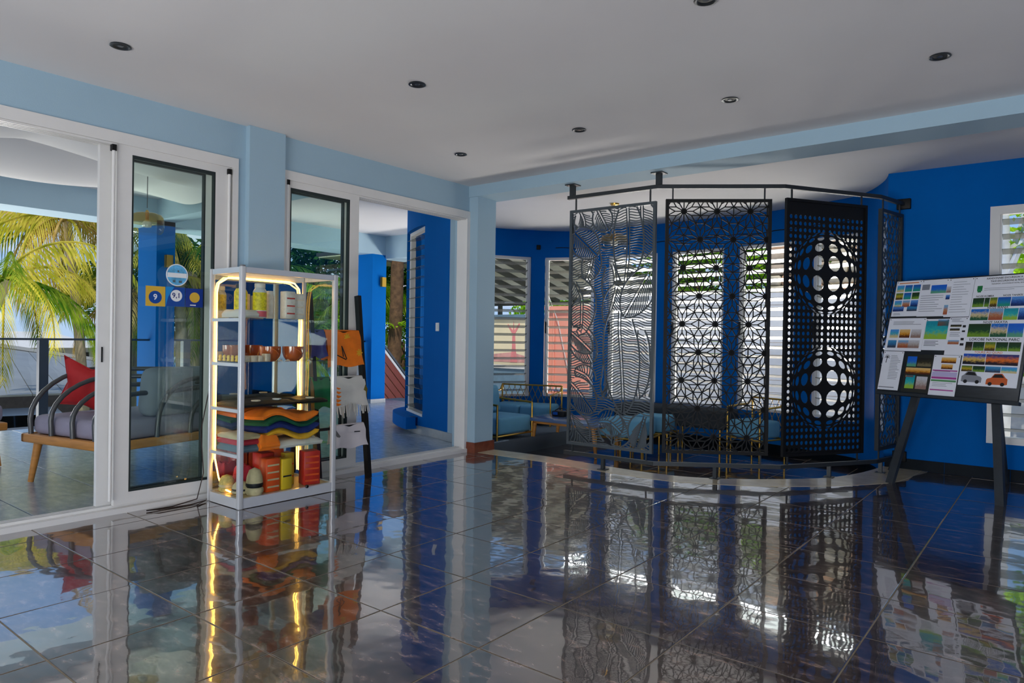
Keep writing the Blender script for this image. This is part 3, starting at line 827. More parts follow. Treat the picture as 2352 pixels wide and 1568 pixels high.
boxes = [(min(p.x for p in l[5]), min(p.y for p in l[5]), max(p.x for p in l[5]), max(p.y for p in l[5])) for l in leaves]
def visible(p, k):
    if not (0.02 < p.x < w-0.02 and z0+0.02 < p.y < z1-0.02): return False
    for q in range(k):
        b = boxes[q]
        if b[0] <= p.x <= b[2] and b[1] <= p.y <= b[3] and inside(p, leaves[q][5]): return False
    return True
mb = MB(Mx)
def ribbon(pts, wd, k):
    run = []
    for p in pts+[None]:
        if p is not None and visible(p, k): run.append(p); continue
        if len(run) > 1:
            vs = []; n = len(run)
            for i in range(n):
                t = (run[min(i+1,n-1)]-run[max(i-1,0)]).normalized(); nr = Vector((-t.y, t.x))*wd/2; a, b = run[i]-nr, run[i]+nr
                vs += [(a.x,a.y,-TH/2),(b.x,b.y,-TH/2),(b.x,b.y,TH/2),(a.x,a.y,TH/2)]
            fs = [(0,1,2,3), tuple((n-1)*4+q for q in (3,2,1,0))]
            for i in range(n-1):
                for q in range(4): fs.append((i*4+q, (i+1)*4+q, (i+1)*4+(q+1) % 4, i*4+(q+1) % 4))
            mb.add(vs, fs)
        run = []
for k, (R, L, Rr, prof, ang, pl) in enumerate(leaves):
    n = len(R)-1
    off = 0.0125 if prof[n//2] < 0.5 else 0.0
    for sg in (1, -1):
        if off:
            ribbon([R[i]+Vector((-(R[min(i+1,n)]-R[max(i-1,0)]).normalized().y, (R[min(i+1,n)]-R[max(i-1,0)]).normalized().x))*off*sg for i in range(n+1)], 0.010, k)
            ribbon((L if sg > 0 else Rr), 0.0145, k)
        ln = sum((R[i+1]-R[i]).length for i in range(n)); cnt = int(ln/0.0235); a = math.radians(ang)
        for c in range(cnt):
            f = (c+0.5)/cnt*n; i = min(int(f), n-1); b = R[i].lerp(R[i+1], f-i); t = (R[i+1]-R[i]).normalized()
            nr = Vector((-t.y, t.x))*sg; d = (t*math.cos(a)+nr*math.sin(a)); pts = []
            hw = prof[i]/max(math.sin(a), 0.3); m = max(4, int(hw/0.012)); ph = c*0.35+k
            for q in range(m+1):
                s = off+(hw-off)*q/m
                pts.append(b+d*s+t*0.006*math.sin(s*38+ph))
            pts = [p for p in pts if inside(p, pl)] if off else pts
            ribbon(pts, 0.0095, k)
p1 = mb.build('leaf_panel', M_plit, scr, label='dark steel panel in a lighter, lit tone cut in banana leaves, leftmost')
frame_bars(Mx, w, z0, z1, 0.026).build('panel_frame', M_plit, p1); rods(Mx, w, z0, z1, p1)

# ---- panel of branching coral shapes
w = 0.46; z0, z1 = 0.215, 2.44
Mx = panel_basis(RD, RE, 0.015)
mb = MB(Mx); rnd = random.Random(3)
def nodep(i, j, up):
    r = random.Random(i*131+j*17+up); x = 0.0+i*0.062+(0.031 if j % 2 else 0)+r.uniform(-0.02, 0.02)
    return (x, z0+j*0.062+(0.022 if up else -0.004)+r.uniform(-0.016, 0.016))
for j in range(-1, 37):
    for i in range(-1, 9):
        a = nodep(i, j, 0); b = nodep(i, j, 1)
        for p, q in ((a, b), (b, nodep(i+(1 if j % 2 else 0), j+1, 0)), (b, nodep(i-(0 if j % 2 else 1), j+1, 0))):
            if random.Random(i*7+j*91+int(p[0]*1000)).random() < 0.10: continue
            c = clipseg(p, q, 0.012, z0+0.012, w-0.012, z1-0.012)
            if c: seg_strip(mb, c[0], c[1], rnd.uniform(0.008, 0.018))
p4 = mb.build('coral_panel', M_plit, scr, label='narrow dark steel panel in a lighter, lit tone cut in branching coral shapes, rightmost')
frame_bars(Mx, w, z0, z1, 0.03, 0.036).build('panel_frame', M_anth, p4); rods(Mx, w, z0, z1, p4, 0.05)

# ================================================================ glass showcase
X0, X1, Y0, Y1, ZTOP = -4.785, -4.36, 2.54, 3.345, 1.662
M_mirror = pm('mirror', (214, 220, 218), 0.02, metal=1.0)
M_led = pm('led_strip', (255, 214, 140), 0.4, emit=(255, 184, 84), estr=10.0)
M_cab = pm('case_aluminium', (214, 216, 218), 0.3, metal=0.25)
M_floorw = pm('case_base', (196, 170, 120), 0.5)
cs = thing('showcase', ((X0+X1)/2, (Y0+Y1)/2, 0), 'white framed glass showcase with warm strip lights, full of souvenirs, before the glass doors', 'showcase')
f = 0.036
mb = MB()
for x in (X0, X1-f):
    for y in (Y0, Y1-f): mb.rbox(x, y, 0.0, x+(f if x > X0 else 0.018), y+f, ZTOP, 0.006)
for y in (Y0, Y1-f): mb.box(X0+f, y+0.004, ZTOP-0.042, X1-f, y+f-0.004, ZTOP-0.004).box(X0+f, y+0.004, 0.004, X1-f, y+f-0.004, 0.072)
for x in (X0, X1-f): mb.box(x+0.004, Y0+f, ZTOP-0.042, x+f-0.004, Y1-f, ZTOP-0.004).box(x+0.004, Y0+f, 0.004, x+f-0.004, Y1-f, 0.072)
frm = mb.build('frame', M_cab, cs)
MB().rbox(X1-f*0.9, Y0+0.003, ZTOP-0.004, X1-0.003, Y0+f*0.9, ZTOP+0.010, 0.004).build('corner_cap', pm('grey_cap', (120,122,124), 0.4), cs)
MB().box(X0+0.004, Y0+0.03, 0.068, X0+0.010, Y1-0.03, ZTOP-0.03).build('mirror_back', M_mirror, cs)
MB().box(X0+f, Y0+f, 0.05, X1-f, Y1-f, 0.072).build('base_board', M_floorw, cs)
for y in (Y0+0.012, Y1-0.018): MB().box(X0+f, y, 0.072, X1-f, y+0.005, ZTOP-0.042).build('side_glass', M_caseg, cs)
ym = (Y0+Y1)/2
MB().box(X1-0.014, Y0+f, 0.080, X1-0.009, ym+0.17, ZTOP-0.045).build('sliding_glass', M_caseg, cs)
MB().box(X1-0.024, ym+0.14, 0.080, X1-0.019, Y1-f, ZTOP-0.045).build('sliding_glass', M_caseg, cs)
MB().box(X0+f, Y0+f, ZTOP-0.012, X1-f, Y1-f, ZTOP-0.006).build('top_glass', M_caseg, cs)
lk = MB(Matrix.Translation((X1-0.002, ym+0.14, 0.078)) @ Matrix.Rotation(PI/2, 4, 'Y')).lathe([(0.013,0),(0.013,0.010),(0.011,0.013),(0.0001,0.013)], seg=16).build('lock', pm('lock_steel',(120,118,112),0.25,metal=0.9), cs)
MB().box(X1+0.010, ym+0.133, 0.070, X1+0.013, ym+0.147, 0.084).build('key_plate', M_black, lk)
SH = (1.315, 1.005, 0.688, 0.377)
for z in SH:
    s = MB().box(X0+0.02, Y0+0.022, z-0.006, X1-0.028, Y1-0.022, z).build('glass_shelf', M_caseg, cs)
    for y in (Y0+0.004,): MB().box(X0+f, y, z-0.030, X1-f, y+0.022, z-0.007).build('shelf_rail', M_cab, s)
# strip light: up one back corner, along the top and down the other
xb = X0+0.024
P = [(xb+0.19, Y0+0.06, 0.085), (xb+0.10, Y0+0.05, 0.10), (xb+0.05, Y0+0.048, 0.17)]+[(xb+0.0, Y0+0.046, 0.3+0.1*k) for k in range(13)]
P += [(xb, Y0+0.06, ZTOP-0.10), (xb+0.02, Y0+0.12, ZTOP-0.055)]+[(xb+0.03, Y0+0.2+0.06*k, ZTOP-0.052) for k in range(8)]
P += [(xb+0.02, Y1-0.13, ZTOP-0.06), (xb, Y1-0.075, ZTOP-0.10), (xb, Y1-0.06, ZTOP-0.18)]+[(xb, Y1-0.055+0.004*math.sin(k), 1.42-0.1*k) for k in range(14)]
MB().tube(P, 0.0062, 6).build('light_strip', M_led, cs)
cb = MB().tube([(X0-0.02,Y0+0.02,0.8),(X0-0.035,Y0-0.03,0.5),(X0-0.01,Y0-0.02,0.2),(X0-0.02,Y0-0.06,0.02),(X0+0.02,Y0-0.25,0.008),(X0+0.01,Y0-0.42,0.008),(X0+0.06,Y0-0.36,0.012),(X0+0.07,Y0-0.15,0.010),(X0+0.03,Y0-0.02,0.010),(X0+0.1,Y0-0.12,0.008)], 0.004, 6)
addprop(cb.build('power_cable', pm('cable_brown', (46, 30, 24), 0.5)), 'thin dark power cable curled on the floor left of the showcase', 'cable')

# ---- goods inside
M_y = pm('label_yellow', (226, 206, 30), 0.45, var=0.35, vscale=60); M_or = pm('cloth_orange', (244, 122, 12), 0.75, var=0.12, vscale=14, bump=0.001, bscale=50)
M_gr = pm('cloth_green', (14, 84, 50), 0.75, var=0.2, vscale=14); M_nv = pm('cloth_navy', (22, 40, 110), 0.75, var=0.25, vscale=14)
M_wh = pm('cloth_white', (214, 210, 202), 0.8, var=0.06, vscale=10, bump=0.0015, bscale=30); M_yl = pm('cloth_yellow', (232, 172, 30), 0.75, var=0.15, vscale=14)
M_rd = pm('cloth_red', (186, 44, 60), 0.75, var=0.15); M_gb = pm('cloth_grey_blue', (92, 116, 130), 0.8, var=0.1); M_sa = pm('cloth_sand', (196, 180, 140), 0.8, var=0.12, vscale=30, bump=0.002, bscale=40)
M_bk = pm('cloth_black', (16, 16, 16), 0.55, var=0.4, vscale=20); M_bowl = pm('brown_glaze', (176, 84, 28), 0.12, var=0.2, vscale=10, coat=0.4)
M_cart = pm('carton_white', (222, 216, 206), 0.5, var=0.1, vscale=50); M_redp = pm('print_red', (190, 60, 44), 0.5); M_shell = pm('shell', (224, 208, 184), 0.4, var=0.15, vscale=40)
M_obox = pm('carton_orange', (226, 84, 22), 0.4, var=0.06); M_ybox = pm('carton_yellow', (220, 184, 32), 0.4); M_rbox = pm('carton_red', (196, 44, 24), 0.4, var=0.05); M_straw = pm('straw', (206, 178, 96), 0.85, var=0.25, vscale=60, bump=0.002, bscale=80)
M_pink = pm('ribbon_pink', (212, 92, 100), 0.5); M_clearp = pm('clear_pack', (210, 214, 214), 0.2, var=0.1)
def T(x, y, z, rz=0): return Matrix.Translation((x, y, z)) @ Matrix.Rotation(rz, 4, 'Z')
def jar(x, y, z, h, r, m, lid, lab, base=None, grp='bottles and jars on the top shelf'):
    t = thing('jar', (x, y, z), lab, 'jar', grp)
    M0 = T(x, y, z+0.0005)
    MB(M0).lathe([(r*0.9,0),(r,0.006),(r,h*0.78),(r*0.75,h*0.86),(r*0.7,h*0.88)], seg=20).build('body', M_clearp if base else m, t)
    MB(M0).lathe([(r+0.0008,h*0.22),(r+0.0008,h*0.74)], seg=20, cap=False).build('label', m, t)
    MB(M0).lathe([(r*0.78,h*0.88),(r*0.78,h),(r*0.7,h+0.002),(0.0001,h+0.002)], seg=20).build('lid', lid, t)
    if base: MB(M0).lathe([(r+0.0012,0.008),(r+0.0012,h*0.2)], seg=20, cap=False).build('ribbon', base, t)
z = SH[0]
jar(-4.58, 2.665, z, 0.235, 0.045, M_y, M_black, 'yellow-labelled bottle with black lid on the top shelf, left of the two')
jar(-4.50, 2.765, z, 0.245, 0.047, M_y, M_cart, 'yellow-labelled jar with pale lid and pink ribbon on the top shelf', M_pink)
jar(-4.56, 2.885, z, 0.20, 0.030, M_cart, M_white2, 'slim white tube standing on the top shelf beside the yellow jars')
def carton(x, y, z, sx, sy, sz, m, lab, stripes, rz=0.0, grp=None, name='carton', nst=3, cat='box'):
    t = thing(name, (x, y, z), lab, cat, grp); M0 = T(x, y, z+0.0006, rz)
    MB(M0).rbox(-sx/2, -sy/2, 0, sx/2, sy/2, sz, 0.003, 1).build('body', m, t)
    for k in range(nst):
        zz = sz*(k+0.7)/(nst+0.6)
        MB(M0).box(sx/2, -sy*0.42, zz-sz*0.025, sx/2+0.0012, sy*0.42, zz+sz*0.025).build('printed_stripe', stripes, t)
    MB(M0).box(-sx*0.44, -sy*0.44, sz, sx*0.44, sy*0.44, sz+0.0015).build('flap', m, t)
carton(-4.47, 2.975, z, 0.07, 0.085, 0.20, M_cart, 'white carton with red print standing on the top shelf', M_redp, 0.1, 'cartons on the top shelf')
carton(-4.50, 3.080, z, 0.07, 0.075, 0.19, M_cart, 'plain white carton standing rightmost on the top shelf', M_shell, -0.1, 'cartons on the top shelf')
def folded(name, x, y, z, sx, sy, h, m, lab, rz=0, wav=0.006, droop=0.0, grp=None, cat='cloth', seed=0, drape=0.0):
    """a folded garment: soft slab with wavy top and rounded edges, plus a fold line part"""
    t = thing(name, (x, y, z), lab, cat, grp); M0 = T(x, y, z+0.0008, rz)
    def top(u, v):
        e = min(u, 1-u, v, 1-v); ed = min(1, e/0.12)**0.5
        hh = h*(0.45+0.55*ed)+wav*mnoise.noise((u*3+seed, v*3, seed*1.3))*ed - droop*(max(0, u-0.6)**2)
        return ((u-0.5)*sx, (v-0.5)*sy, max(0.002, hh))
    nu = nv = 14; mb = MB(M0)
    wave = lambda u, v: drape*(0.5+0.6*math.sin(v*6.6-0.8+u*0.9)*(0.6+0.4*u))
    uv = [(i/nu, j/nv) for j in range(nv+1) for i in range(nu+1)]
    vs = [top(*q) for q in uv]
    n = len(vs); vs += [(p[0]*0.97, p[1]*0.97, 0.0) for p in vs]
    vs = [(p[0], p[1], max(0.0, p[2]+wave(*uv[k % n]))) for k, p in enumerate(vs)]
    fs = [(j*(nu+1)+i, j*(nu+1)+i+1, (j+1)*(nu+1)+i+1, (j+1)*(nu+1)+i) for j in range(nv) for i in range(nu)]
    fs += [tuple(n+k for k in reversed(q)) for q in fs]
    rim = [i for i in range(nu+1)]+[j*(nu+1)+nu for j in range(1, nv+1)]+[nv*(nu+1)+i for i in range(nu-1,-1,-1)]+[j*(nu+1) for j in range(nv-1,0,-1)]
    fs += [(rim[k], n+rim[k], n+rim[(k+1) % len(rim)], rim[(k+1) % len(rim)]) for k in range(len(rim))]
    mb.add(vs, fs, True); mb.build('cloth', m, t)
    MB(M0).tube([(sx*0.485, (k/8-0.5)*sy*0.92, h*0.28+wave(1.0, 0.04+0.92*k/8)) for k in range(9)], h*0.16, 6).build('folded_edge', m, t)
    return t
folded('folded_cloth', -4.575, 2.66, z-0.0, 0.24, 0.15, 0.055, M_wh, 'folded white cloth at the left end of the top shelf', grp=None)
# second shelf
z = SH[1]
def bowl(x, y, lab):
    t = thing('bowl', (x, y, z), lab, 'bowl', 'brown bowls on the second shelf'); M0 = T(x, y, z+0.001)
    MB(M0).lathe([(0.0001,0.0),(0.045,0.0),(0.050,0.006),(0.068,0.028),(0.076,0.060),(0.077,0.106),(0.073,0.106),(0.072,0.062),(0.060,0.030),(0.0001,0.012)], seg=28).build('bowl_body', M_bowl, t)
    a = MB(M0)
    a.tube([(0.072,-0.028,0.09),(0.090,-0.012,0.078),(0.092,0.010,0.055),(0.064,0.024,0.045)], 0.005, 6).build('handle', M_bowl, t)
bowl(-4.52, 2.865, 'brown glazed bowl on the second shelf, left of the two'); bowl(-4.50, 3.045, 'brown glazed bowl on the second shelf, right of the two')
k = 0
for (x, y, lab) in ((-4.43,2.62,'small white trinket box on the second shelf, leftmost'),(-4.43,2.675,'small white trinket box on the second shelf, second from left'),(-4.44,2.73,'small white trinket box on the second shelf, third from left'),(-4.45,2.79,'small white trinket box on the second shelf beside the bowls')):
    carton(x, y, z, 0.045, 0.045, 0.042+0.012*(k == 3), M_shell, lab, M_cart, 0.1*k, 'trinket boxes on the second shelf', 'trinket_box', 1); k += 1
def shell(x, y, z, r, lab):
    t = thing('seashell', (x, y, z), lab, 'seashell', 'seashells on the second shelf')
    MB(T(x,y,z+0.001,x*9)).grid(lambda u, v: (r*(1-0.25*v)*math.sin(PI*(u-0.5))*(0.3+0.7*v), r*(v-0.5)*1.6, r*0.55*math.cos(PI*(u-0.5))*(0.25+0.75*math.sin(PI*min(1,v+0.1)))), 14, 8, thick=(0,0,-0.0015)).build('shell_body', M_shell, t)
shell(-4.44,2.90,z,0.022,'pale seashell on the second shelf before the left bowl'); shell(-4.43,2.955,z,0.026,'pale seashell on the second shelf between the bowls'); shell(-4.43,3.135,z,0.02,'small pale seashell on the second shelf right of the bowls')
for q in range(6):
    t = thing('figurine', (-4.73+q*0.055, 2.60, z), ('rearmost','second rearmost','third rear','third front','second front','front')[q]+' tiny yellow figurine in the row along the left edge of the second shelf', 'figurine', 'yellow figurines on the second shelf')
    MB(T(-4.73+q*0.055,2.60,z+0.001)).lathe([(0.011,0),(0.013,0.006),(0.008,0.018),(0.012,0.028),(0.008,0.040),(0.0001,0.044)], seg=12).build('figure_body', M_ybox, t)
# third shelf: dark trays and cloth
z = SH[2]
folded('folded_cloth', -4.58, 2.80, z, 0.32, 0.44, 0.035, M_bk, 'black folded cloth on the third shelf, left one', wav=0.012, seed=3)
folded('folded_cloth', -4.56, 3.17, z, 0.30, 0.26, 0.030, M_bk, 'black folded cloth on the third shelf, right one', wav=0.012, seed=5)
def bead(x, y, z, lab, m, r=0.028):
    t = thing('bracelet', (x, y, z), lab, 'bracelet', 'bracelets on the black cloth')
    MB(T(x,y,z)).tube([(r*math.cos(a*PI/6), r*math.sin(a*PI/6), 0.005) for a in range(13)], 0.005, 6, cap=False).build('band', m, t)
bead(-4.46,2.72,z+0.036,'pale bracelet lying on the left black cloth',M_shell); bead(-4.48,2.90,z+0.036,'silver bracelet on the left black cloth, nearer the middle',M_clearp); bead(-4.46,3.17,z+0.032,'pale bracelet lying on the right black cloth',M_shell)
# fourth shelf: folded shirts
z = SH[3]; zz = z
for m, h, sx, sy, y, lab in ((M_wh,0.050,0.33,0.46,3.02,'folded white shirt at the bottom of the shirt pile'),(M_yl,0.046,0.32,0.44,3.0,'folded yellow shirt second from the bottom of the pile'),(M_nv,0.050,0.33,0.46,2.99,'folded navy shirt in the middle of the pile'),(M_gr,0.044,0.32,0.46,2.99,'folded dark green shirt under the orange one'),(M_or,0.052,0.33,0.45,2.985,'folded orange shirt on top of the pile')):
    folded('folded_shirt', -4.565, y, zz, sx, sy, h, m, lab, rz=random.uniform(-0.10,0.10), wav=0.012, grp='folded shirts on the fourth shelf', cat='shirt', seed=2.7, drape=0.0 if m is M_wh else 0.055); zz += h-0.002
zz = z
for m, h, lab in ((M_gb,0.05,'folded grey-blue shirt at the left end of the fourth shelf'),(M_rd,0.04,'folded red shirt on the grey-blue one'),(M_sa,0.036,'folded sand-coloured shirt on the red one')):
    folded('folded_shirt', -4.57, 2.662, zz, 0.30, 0.17, h, m, lab, wav=0.008, grp='folded shirts on the fourth shelf', cat='shirt', seed=h*90); zz += h-0.002
folded('folded_shirt', -4.46, 2.80, z, 0.12, 0.16, 0.10, M_or, 'crumpled orange and sand shirt at the front of the fourth shelf', wav=0.03, cat='shirt', seed=9)
# bottom
z = 0.0725
def hat(x, y, r, h, m, lab):
    t = thing('straw_hat', (x, y, z), lab, 'hat', 'rolled hats at the bottom'); M0 = T(x,y,z+0.001)
    MB(M0).lathe([(r*0.8,0),(r,h*0.12),(r*0.98,h*0.22),(r*0.8,h*0.28),(r*0.93,h*0.42),(r*0.86,h*0.66),(r*0.6,h*0.9),(0.0001,h)], seg=22).build('crown', m, t)
    MB(M0).lathe([(r*0.84,h*0.27),(r*0.955,h*0.36),(r*0.93,h*0.44)], seg=22, cap=False).build('hat_band', M_bk if r > 0.06 else M_sa, t)
hat(-4.665, 2.625, 0.058, 0.12, M_straw, 'straw-yellow rolled hat in the left back corner of the showcase')
hat(-4.53, 2.66, 0.07, 0.085, M_sa, 'flat sand-coloured hat at the bottom left of the showcase')
hat(-4.43, 2.70, 0.062, 0.19, M_sa, 'tall cream rolled hat at the front bottom of the showcase')
folded('folded_cloth', -4.655, 2.755, z, 0.12, 0.12, 0.16, M_rd, 'crumpled pink-red cloth behind the hats', wav=0.03, seed=4)
G = 'boxes at the bottom of the showcase'
carton(-4.46, 2.835, z, 0.10, 0.11, 0.235, M_obox, 'orange box with pale stripes behind the cream hat', M_sa, 0.0, G, nst=4)
carton(-4.45, 2.945, z, 0.09, 0.085, 0.22, M_ybox, 'yellow box with a dark panel at the bottom of the showcase', M_bk, 0.05, G, nst=1)
carton(-4.56, 3.04, z, 0.09, 0.08, 0.24, M_ybox, 'tall yellow box standing further back beside the orange one', M_obox, 0.0, G, nst=2)
carton(-4.46, 3.175, z, 0.11, 0.125, 0.25, M_rbox, 'red-orange box with pale stripes at the right end', M_obox, -0.25, G, nst=5)
carton(-4.60, 2.87, z, 0.12, 0.10, 0.255, M_rbox, 'dark red box standing in the back row', M_ybox, 0.0, G, nst=2)
carton(-4.62, 2.98, z, 0.10, 0.09, 0.27, M_obox, 'orange box standing in the back row', M_ybox, 0.1, G, nst=3)

# ================================================================ ladder rack with shirts
Rb, Rt = Vector((-4.585, 3.855, 0.0)), Vector((-4.795, 3.885, 1.545))
off = Vector((0.0, -0.50, 0.0))
lad = thing('ladder_rack', ((Rb.x+Rt.x)/2, 3.6, 0), 'black leaning ladder rack hung with shirts beside the showcase', 'rack')
for o in (Vector((0,0,0)), off):
    MB().bar(Rb+o, Rt+o, 0.034, 0.052, up=(1,0,0)).build('side_rail', M_black, lad)
def onrail(z): return Rb.lerp(Rt, z/1.545)
RZ = (1.22, 0.835, 0.44)
for z in RZ:
    p = onrail(z); MB().bar(p+Vector((0,0.0,0)), p+off, 0.022, 0.022).build('rung', M_black, lad)
def shirt(z, y0, y1, drop, m, lab, sleeve=True, fringe=0, extra=None, name='shirt', neck=True):
    """a flat garment folded over a rung: front flap, back flap and trim"""
    p = onrail(z); t = thing(name, (p.x, (y0+y1)/2, z), lab, 'shirt', 'shirts hung on the ladder rack')
    def fl(u, v, s):
        y = y0+(y1-y0)*u; sag = 0.010*math.sin(u*9+z*7)*v
        a = min(1, v*6); x = p.x+s*(0.014+0.018*a+0.012*math.sin(u*7+1.3)*v)+0.136*drop*v*(1 if s > 0 else 1)*1.0
        zz = z+0.018*(1-a)-drop*v*(1.0 if s > 0 else 0.8)-sag
        yy = y+(0.012*math.sin(v*5+u*2))*v
        if neck and s > 0: zz -= 0.016*math.exp(-((u-0.55)/0.12)**2)*(1-v)
        return (x, yy, zz)
    MB().grid(lambda u, v: fl(u, v, 1), 18, 14, thick=(0.003, 0, 0)).build('front', m, t)
    MB().grid(lambda u, v: fl(u, v, -1), 18, 14, thick=(-0.003, 0, 0)).build('back', m, t)
    MB().grid(lambda u, v: (p.x+(v-0.5)*0.034, y0+(y1-y0)*u, z+0.018+0.006*math.sin(PI*v)), 18, 6, thick=(0,0,0.003)).build('top_fold', m, t)
    if fringe:
        mb = MB()
        for k in range(fringe):
            u = (k+0.5)/fringe; q = Vector(fl(u, 1, 1)); ln = random.uniform(0.05, 0.10)
            mb.bar(q+Vector((0.002,0,0.01)), q+Vector((0.012, random.uniform(-0.012,0.012), -ln)), 0.007, 0.003, up=(1,0,0))
        fr = mb.build('fringe', m, t); fr['kind'] = 'stuff'
    return t, fl
t, fl = shirt(RZ[0], 3.50, 3.855, 0.275, M_or, 'bright orange shirt with yellow flowers and a black sketch, topmost on the ladder rack')
mb = MB()
for cx_, cz_ in ((0.60,0.10),(0.92,0.62)):
    q = Vector(fl(cx_, cz_, 1))
    for k in range(7):
        a = k*PI/3.5; mb.bar(q+Vector((0.006,0,0)), q+Vector((0.007, 0.032*math.cos(a), 0.032*math.sin(a))), 0.012, 0.002, up=(1,0,0))
mb.build('yellow_flowers', M_yl, t)
mb = MB(); q = Vector(fl(0.42, 0.72, 1))+Vector((0.008,0,0))
for a, b in (((-0.06,0.02),(0.05,-0.025)),((0.0,0.09),(0.055,-0.02)),((0.0,0.09),(0.02,0.0)),((-0.1,0.03),(-0.06,0.02))): mb.bar(q+Vector((0,a[0],a[1])), q+Vector((0,b[0],b[1])), 0.008, 0.002, up=(1,0,0))
mb.build('black_sketch', M_bk, t)
t, fl = shirt(RZ[1], 3.52, 3.87, 0.215, M_wh, 'white fringed shirt with an orange leafy edge on the middle rung', fringe=26)
mb = MB()
for k in range(6):
    q = Vector(fl(0.03, 0.1+0.15*k, 1))+Vector((0.006,0,0)); mb.add([q, q+Vector((0,0.075,-0.02)), q+Vector((0,0.02,-0.045)), q+Vector((0,-0.02,-0.03))], [(0,1,2,3)])
mb.build('orange_leaves', M_or, t)
mb = MB(); q = Vector(fl(0.92, 0.35, 1))+Vector((0.006,0,0)); mb.add([q+Vector((0,0.02,0.03)), q+Vector((0,0.045,-0.01)), q+Vector((0.004,0.03,-0.075)), q+Vector((0,0.0,-0.02))], [(0,1,2,3)]); mb.build('olive_patch', pm('olive_cloth',(110,96,20),0.8), t)
t, fl = shirt(RZ[2], 3.50, 3.835, 0.165, pm('cloth_pale_lilac', (214, 206, 208), 0.8, var=0.05, bump=0.0015, bscale=25), 'pale white shirt folded over the lowest rung of the ladder rack')
mb = MB(); q = Vector(fl(0.16, 0.35, 1))+Vector((0.006,0,0)); mb.bar(q+Vector((0,-0.05,0.04)), q+Vector((0,0.0,-0.02)), 0.028, 0.002, up=(1,0,0)); mb.build('grey_print', pm('print_grey',(110,108,108),0.7), t)
mb = MB(); q = Vector(fl(0.72, 0.25, 1))+Vector((0.006,0,0)); mb.bar(q+Vector((0,-0.03,0.003)), q+Vector((0,0.03,0)), 0.008, 0.002, up=(1,0,0)); mb.build('small_print', M_bk, t)
shirt(RZ[0], 3.345, 3.492, 0.20, pm('cloth_indigo', (60, 62, 130), 0.75, var=0.15), 'indigo shirt hung behind the showcase glass on the top rung')
shirt(RZ[1], 3.345, 3.510, 0.22, pm('cloth_emerald', (4, 104, 52), 0.75, var=0.15), 'emerald green shirt hung behind the showcase glass on the middle rung')

# ================================================================ poster easel
EO = Vector((-1.155, 6.664, 0.0)); EU = Vector((0.912, -0.41, 0)).normalized(); BK = Vector((0.41, 0.912, 0)).normalized()
la = math.radians(14.5); ET = (BK*math.sin(la)+Vector((0,0,1))*math.cos(la)).normalized(); EN = EU.cross(ET)
ME = Matrix(((EU.x, ET.x, EN.x, EO.x), (EU.y, ET.y, EN.y, EO.y), (EU.z, ET.z, EN.z, EO.z), (0,0,0,1)))
ez = thing('easel', (EO.x+0.35, EO.y, 0), 'black wooden easel board covered with tour leaflets, right of the screen', 'easel')
MB(ME).rbox(-0.245, 0.79, -0.026, 0.905, 1.835, -0.006, 0.004, 1).build('board', pm('black_board', (30, 36, 42), 0.5, var=0.3, vscale=9, stretch=(1,1,6)), ez)
M_leg = pm('black_wood_leg', (42, 48, 54), 0.45, var=0.25, vscale=10)
def lg_(p, q, w_, h_): return MB().bar(ME @ Vector(p), ME @ Vector(q), w_, h_, up=EN)
lg_((0.0,0.0,-0.05),(0.185,1.55,-0.05),0.062,0.034).build('leg', M_leg, ez)
lg_((0.88,0.0,-0.05),(0.60,1.55,-0.05),0.062,0.034).build('leg', M_leg, ez)
top = ME @ Vector((0.40,1.45,-0.06))
MB().bar(ME @ Vector((0.60,1.40,-0.06)), Vector((-0.36,7.42,0.0)), 0.05, 0.03, up=BK).build('leg', M_leg, ez)
MB().bar(ME @ Vector((0.19,1.40,-0.06)), Vector((-1.235,7.36,0.0)), 0.05, 0.03, up=BK).build('leg', M_leg, ez)
MB(ME).box(-0.24, 0.775, -0.028, 0.92, 0.80, 0.012).build('ledge', M_leg, ez)

def picmat(name, top, mid, bot, sc=7.0):
    """a printed photograph: bands of colour with noise, following the print's own height"""
    m = bpy.data.materials.new(name); m.use_nodes = True; t = m.node_tree; b = t.nodes['Principled BSDF']; L = t.links
    tcn = t.nodes.new('ShaderNodeTexCoord'); s = t.nodes.new('ShaderNodeSeparateXYZ'); L.new(tcn.outputs['Generated'], s.inputs[0])
    n = t.nodes.new('ShaderNodeTexNoise'); n.inputs['Scale'].default_value = sc; n.inputs['Detail'].default_value = 5; L.new(tcn.outputs['Generated'], n.inputs['Vector'])
    mm = t.nodes.new('ShaderNodeMath'); mm.operation = 'MULTIPLY_ADD'; mm.inputs[1].default_value = 0.75; L.new(n.outputs[0], mm.inputs[0])
    a = t.nodes.new('ShaderNodeMath'); a.operation = 'SUBTRACT'; a.inputs[1].default_value = 0.37; L.new(s.outputs[2], a.inputs[0]); L.new(a.outputs[0], mm.inputs[2])
    r = t.nodes.new('ShaderNodeValToRGB'); e = r.color_ramp.elements; e[0].position = 0.2; e[0].color = lin(bot); e[1].position = 0.85; e[1].color = lin(top)
    q = e.new(0.48); q.color = lin(mid); L.new(mm.outputs[0], r.inputs[0]); L.new(r.outputs[0], b.inputs['Base Color']); b.inputs['Roughness'].default_value = 0.35
    return m
